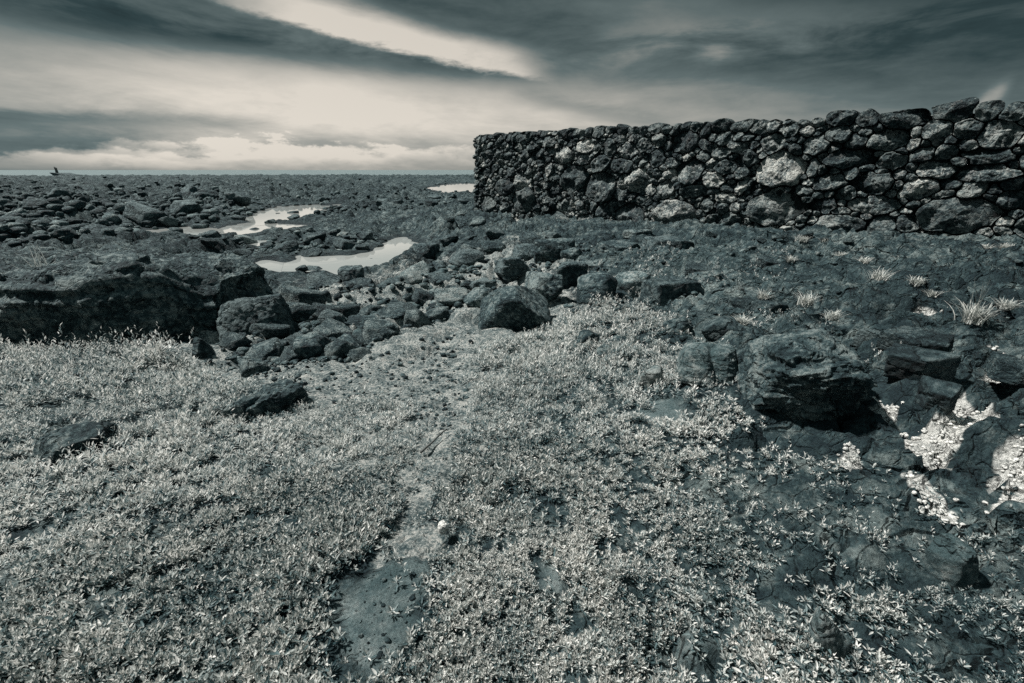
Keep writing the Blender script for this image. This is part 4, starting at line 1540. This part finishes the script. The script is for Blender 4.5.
for k, (px, py, w, lab) in enumerate(TUFTS):
    x, y = hit(px, py)
    z = H(x, y)
    dd = y * CP + (EYE - z) * SP
    r = w / FPX * dd * .66
    tall = px in (966, 874, 762)
    v1, f1, t1 = blades(int(70 + w * 3), r * (1.15 if tall else .8), r, 40 + k, .0035 + .00035 * dd)
    if px == 966:
        v2, f2, t2 = blades(7, r * 2.6, r * .5, 99, .003, .1)
        f1 = np.vstack([f1, f2 + len(v1)])
        v1 = np.vstack([v1, v2])
        t1 = t1 + t2
    if px in (812, 842):
        z += .16
        y += .18
    me = mesh_np('grass_tuft', v1, f1)
    attr(me, 'tone', t1)
    o = link('grass_tuft', me, M_blade)
    o.location = (x, y, z - .01)
    tag(o, lab, 'grass tuft', 'grass tufts on the lava slope')
x, y = at_z(42, 276, .36)
v1, f1, t1 = blades(40, .5, .28, 77, .006)
me = mesh_np('grass_tuft', v1, f1)
attr(me, 'tone', [q * .6 for q in t1])
o = link('grass_tuft', me, M_blade)
o.location = (x, y, .34)
tag(o, 'thin dark-rooted grass tuft growing on the ledge at far left', 'grass tuft')


def tube(path, rad):
    path = np.array(path, float)
    n = 8
    VV, FF = [], []
    for k, p in enumerate(path):
        d = path[min(k + 1, len(path) - 1)] - path[max(k - 1, 0)]
        d /= np.linalg.norm(d)
        a = np.cross(d, [0.1, .2, 1.0])
        a /= np.linalg.norm(a)
        b2 = np.cross(d, a)
        for q in range(n):
            t = 2 * math.pi * q / n
            VV.append(p + (a * math.cos(t) + b2 * math.sin(t)) * rad[k])
        if k:
            for q in range(n):
                FF.append([(k - 1) * n + q, (k - 1) * n + (q + 1) % n, k * n + (q + 1) % n, k * n + q])
    FFl = [np.array(FF)]
    m0, m1 = len(VV), len(VV) + 1
    VV += [path[0], path[-1]]
    tri = [[m0, (q + 1) % n, q] for q in range(n)] + [[m1, (len(path) - 1) * n + q, (len(path) - 1) * n + (q + 1) % n] for q in range(n)]
    return np.array(VV), [np.array(FF), np.array(tri)]


xa, ya = hit(421, 456)
xb, yb = hit(446, 436)
xs_ = np.linspace(xa, xb, 9)
ys_ = np.linspace(ya, yb, 9)
zs_ = relief(xs_, ys_)[0].max() + .025 + .008 * np.sin(np.arange(9) * 1.1)
v1, f1 = tube(np.column_stack([xs_ + .008 * np.sin(np.arange(9)), ys_, zs_]), np.linspace(.009, .005, 9))
tag(link('twig', mesh_np('twig', v1, f1), M_twig), 'straight dead twig lying on the bare path through the plants', 'twig')

x, y = hit(444, 538)
v1, f1 = rock_shape(700, 5, p=6, rough=.10)
o = link('coral_lump', mesh_np('coral_lump', v1 * np.array([.026, .026, .040]), f1), M_coral)
o.location = (x, y, H(x, y) + .085)
o.rotation_euler = (.2, -.2, .4)
tag(o, 'small bright white coral lump in the plants beside the path', 'coral')
x, y = hit(229, 629)
o = link('coral_lump', mesh_np('coral_lump', v1 * np.array([.010, .010, .012]), f1), M_coral)
o.location = (x, y, H(x, y) + .06)
tag(o, 'tiny white coral crumb among the plants at lower left', 'coral')

# far low islet of rock with a leaning post, at the water's edge
def far_at(px, py, Yd):
    d = ray(px, py) * (Yd / ray(px, py)[1])
    return d[0], d[1], EYE + d[2]


xi, yi, zi = far_at(67, 172.7, 215)
rock('lava_rock', (xi, yi, zi - 1.5), (11, 6, 3.2), 710, M_dark_rock, 'low dark rock at the water edge carrying a leaning post', 'rock', sub=5, sink=.5, rough=.09)
xp, yp, zp = far_at(57, 172.8, 214)
v1, f1 = tube([(0, 0, -.3), (.05, 0, .7), (-.10, 0, 1.3), (-.35, 0, 1.75)], [.34, .28, .24, .12])
v2, f2 = tube([(0.0, 0, 1.0), (.25, 0, 1.25), (.32, 0, 1.4)], [.2, .15, .08])
nV = len(v1)
me = mesh_np('driftwood_post', np.vstack([v1, v2]), f1 + [q + nV for q in f2])
o = link('driftwood_post', me, M_twig)
o.location = (xp, yp, zp)
o.scale = (1.7, 1.7, 1.5)
tag(o, 'dark leaning driftwood post standing against the far sea', 'post')

# ------------------------------------------------------------------ sky
SUN_EL, SUN_AZ = R(57), math.atan2(-.90, .20)      # high, ahead and to the left
w = bpy.data.worlds.new('World')
S.world = w
w.use_nodes = True
nt = w.node_tree
E.nt = nt
bg = nt.nodes['Background']
tc = nt.nodes.new('ShaderNodeTexCoord')
sep = nt.nodes.new('ShaderNodeSeparateXYZ')
nt.links.new(tc.outputs['Generated'], sep.inputs[0])
dx, dy, dz = E(sep.outputs[0]), E(sep.outputs[1]), E(sep.outputs[2])
az = E.op('ARCTAN2', dx, dy)
el = E.op('ARCSINE', dz)


def vec(x, y, z=None):
    n = nt.nodes.new('ShaderNodeCombineXYZ')
    for k, q in enumerate((x, y, z)):
        if isinstance(q, E):
            nt.links.new(q.s, n.inputs[k])
        elif q is not None:
            n.inputs[k].default_value = q
    return n.outputs[0]


ca, sa = math.cos(R(-7)), math.sin(R(-7))
ra = az * ca - el * (-sa) if False else az * ca + el * sa
re = el * ca - az * sa
streak = E(noise(nt, vec(ra * 2.2, re * 15.0, 3.0), 1.0, 9, .62, .6)) - .5
wisp = E(noise(nt, vec(az * 5.0, el * 20.0, 8.0), 1.0, 9, .62, .3)) - .5
puff = E(noise(nt, vec(az * 11.0, el * 26.0, 1.0), 1.0, 8, .6)) - .5
big = E(noise(nt, vec(az * 1.6, el * 5.0, 5.0), 1.0, 6, .55, .4)) - .5


def blob(px, py, wx, wy, k=.0, nz=None):
    a0, e0 = az_el(px, py)
    kx, ky = FPX / wx, FPX / wy
    y_ = (el - e0) * ky
    if nz is not None:
        y_ = y_ + nz * k
    x_ = (az - a0) * kx
    return E.op('EXPONENT', (x_ * x_ + y_ * y_) * -1.0)


def band(p0, p1, wpx, k, nz, e0=.15, e1=.15):
    """A soft streak between two directions of the sky."""
    (a0, h0), (a1, h1) = az_el(*p0), az_el(*p1)
    sl = (h1 - h0) / (a1 - a0)
    t = (az - a0) * (1 / (a1 - a0))
    y_ = (el - h0 - (az - a0) * sl) * (FPX / wpx) + nz * k
    win = sm(-e0, e0, t) * (1.0 - sm(1 - e1, 1 + e1, t))
    return gauss(y_) * win


V = .40 + big * .28 + streak * .22 + wisp * .46 + puff * .12
V = V + blob(270, 100, 370, 58, .6, streak + wisp * .5) * .42                  # the bright left middle
V = V + blob(130, 78, 230, 34, .6, streak + wisp) * .13
V = V + blob(430, 130, 330, 46, .3, wisp) * .16
V = V + blob(620, 128, 260, 40, .3, wisp) * .16
V = V - blob(-60, 70, 110, 110, .3, streak) * .20
V = V - blob(90, -4, 230, 22, .9, streak) * .15
V = V - band((40, 14), (540, 70), 11, 1.5, streak + wisp * 1.5, .25, .16) * .32     # dark diagonal bar
(_a0, _h0), (_a1, _h1) = az_el(200, -14), az_el(556, 74)
_t = (az - _a0) * (1 / (_a1 - _a0))
_y = (el - _h0 - (az - _a0) * ((_h1 - _h0) / (_a1 - _a0))) * (FPX / 12.0) + wisp * 1.5 + puff * .8
V = V + sm(-.8, -.25, _y) * (1.0 - sm(.0, 1.8, _y - (1.0 - _t) * .6)) * sm(-.2, .35, _t) * (1.0 - sm(.82, 1.03, _t)) * .72   # bright streak, crisp below
V = V - blob(640, 20, 300, 45, .5, streak) * .22
V = V - band((-60, 114), (270, 124), 5, 2.6, wisp, .2, .5) * .18
V = V - blob(300, 146, 460, 15, .6, wisp) * .12                    # grey veil under the glow


def heap(px, py, wx, hpx, k):
    """Cumulus: a crisp knobbly top that melts away downwards."""
    a0, e0 = az_el(px, py)
    x_ = (az - a0) * (FPX / wx)
    t = (el - e0) * (FPX / hpx) - puff * k + x_ * x_ * .8
    return (1.0 - sm(-.25, .3, t)) * sm(-2.6, -.2, t) * gauss(x_) * (1.0 + puff * 2.4)


V = V + heap(240, 139, 90, 9, 4.5) * .34
V = V + heap(330, 146, 110, 8, 4.0) * .22
V = V + heap(160, 150, 90, 7, 4.0) * .20
V = V + heap(440, 148, 90, 7, 4.0) * .18
V = V + heap(50, 156, 110, 6, 3.5) * .16
V = V - blob(40, 140, 150, 16, 1.2, wisp) * .08
V = V - band((530, 98), (650, 120), 6, 2.0, wisp, .3, .4) * .16
V = V - blob(930, 50, 260, 60, .5, wisp) * .20
V = V + blob(690, 26, 90, 16, 2.6, wisp) * .26
V = V + blob(640, 4, 80, 10, 2.0, wisp) * .18
V = V + blob(718, 51, 14, 6, 1.4, puff) * .24
V = V + blob(850, 18, 150, 14, 2.6, wisp) * .14
V = V + band((976, 107), (1006, 91), 6, 2.5, puff, .35, .35) * .26
hi = sm(.34, .7, el)
V = V * (1.0 - hi) + (.60 + big * .3) * hi
sky = nt.nodes.new('ShaderNodeTexSky')
sky.sky_type = 'NISHITA'
sky.sun_disc = False
sky.sun_elevation = SUN_EL
sky.sun_rotation = SUN_AZ
sky.air_density = 1.0
bw = nt.nodes.new('ShaderNodeRGBToBW')
nt.links.new(sky.outputs[0], bw.inputs[0])
lum = E(bw.outputs[0])
lum = E.op('POWER', E.op('MAXIMUM', lum, .01) * .14, .25)
lum = E.op('MINIMUM', lum, 1.5)
colr = ramp(nt, V.s, [(0.0, (.006, .014, .017)), (.22, (.038, .066, .072)), (.45, (.145, .190, .192)), (.72, (.42, .42, .385)), (1.0, (.80, .745, .66))])
colr = mixc(nt, (hi * .85).s, colr, (.19, .315, .345))
mul = nt.nodes.new('ShaderNodeVectorMath')
mul.operation = 'SCALE'
nt.links.new(colr, mul.inputs[0])
nt.links.new((lum * 5.8).s, mul.inputs['Scale'])
nt.links.new(mul.outputs[0], bg.inputs[0])
bg.inputs[1].default_value = .1

sd = bpy.data.lights.new('sun', 'SUN')
sd.energy = 4.4
sd.angle = R(2.5)
sd.color = (1.0, .98, .94)
so = bpy.data.objects.new('sun', sd)
COL.objects.link(so)
from mathutils import Vector
dv = Vector((math.sin(SUN_AZ) * math.cos(SUN_EL), math.cos(SUN_AZ) * math.cos(SUN_EL), math.sin(SUN_EL)))
so.rotation_euler = dv.to_track_quat('Z', 'Y').to_euler()

cd = bpy.data.cameras.new('camera')
cd.lens = LENS
cd.sensor_width = 36
cd.clip_start = .05
cd.clip_end = 60000
co = bpy.data.objects.new('camera', cd)
COL.objects.link(co)
co.location = (0, 0, EYE)
co.rotation_euler = (math.pi / 2 - PITCH, 0, 0)
S.camera = co

S.view_settings.view_transform = 'Standard'
S.view_settings.look = 'None'
S.view_settings.exposure = .74
S.view_settings.gamma = 1
S.render.engine = 'CYCLES'
S.cycles.max_bounces = 5
S.cycles.diffuse_bounces = 3
S.cycles.use_denoising = False
S.cycles.caustics_reflective = False
S.cycles.caustics_refractive = False
S.cycles.sample_clamp_indirect = 2.0
S.cycles.sample_clamp_direct = 6.0
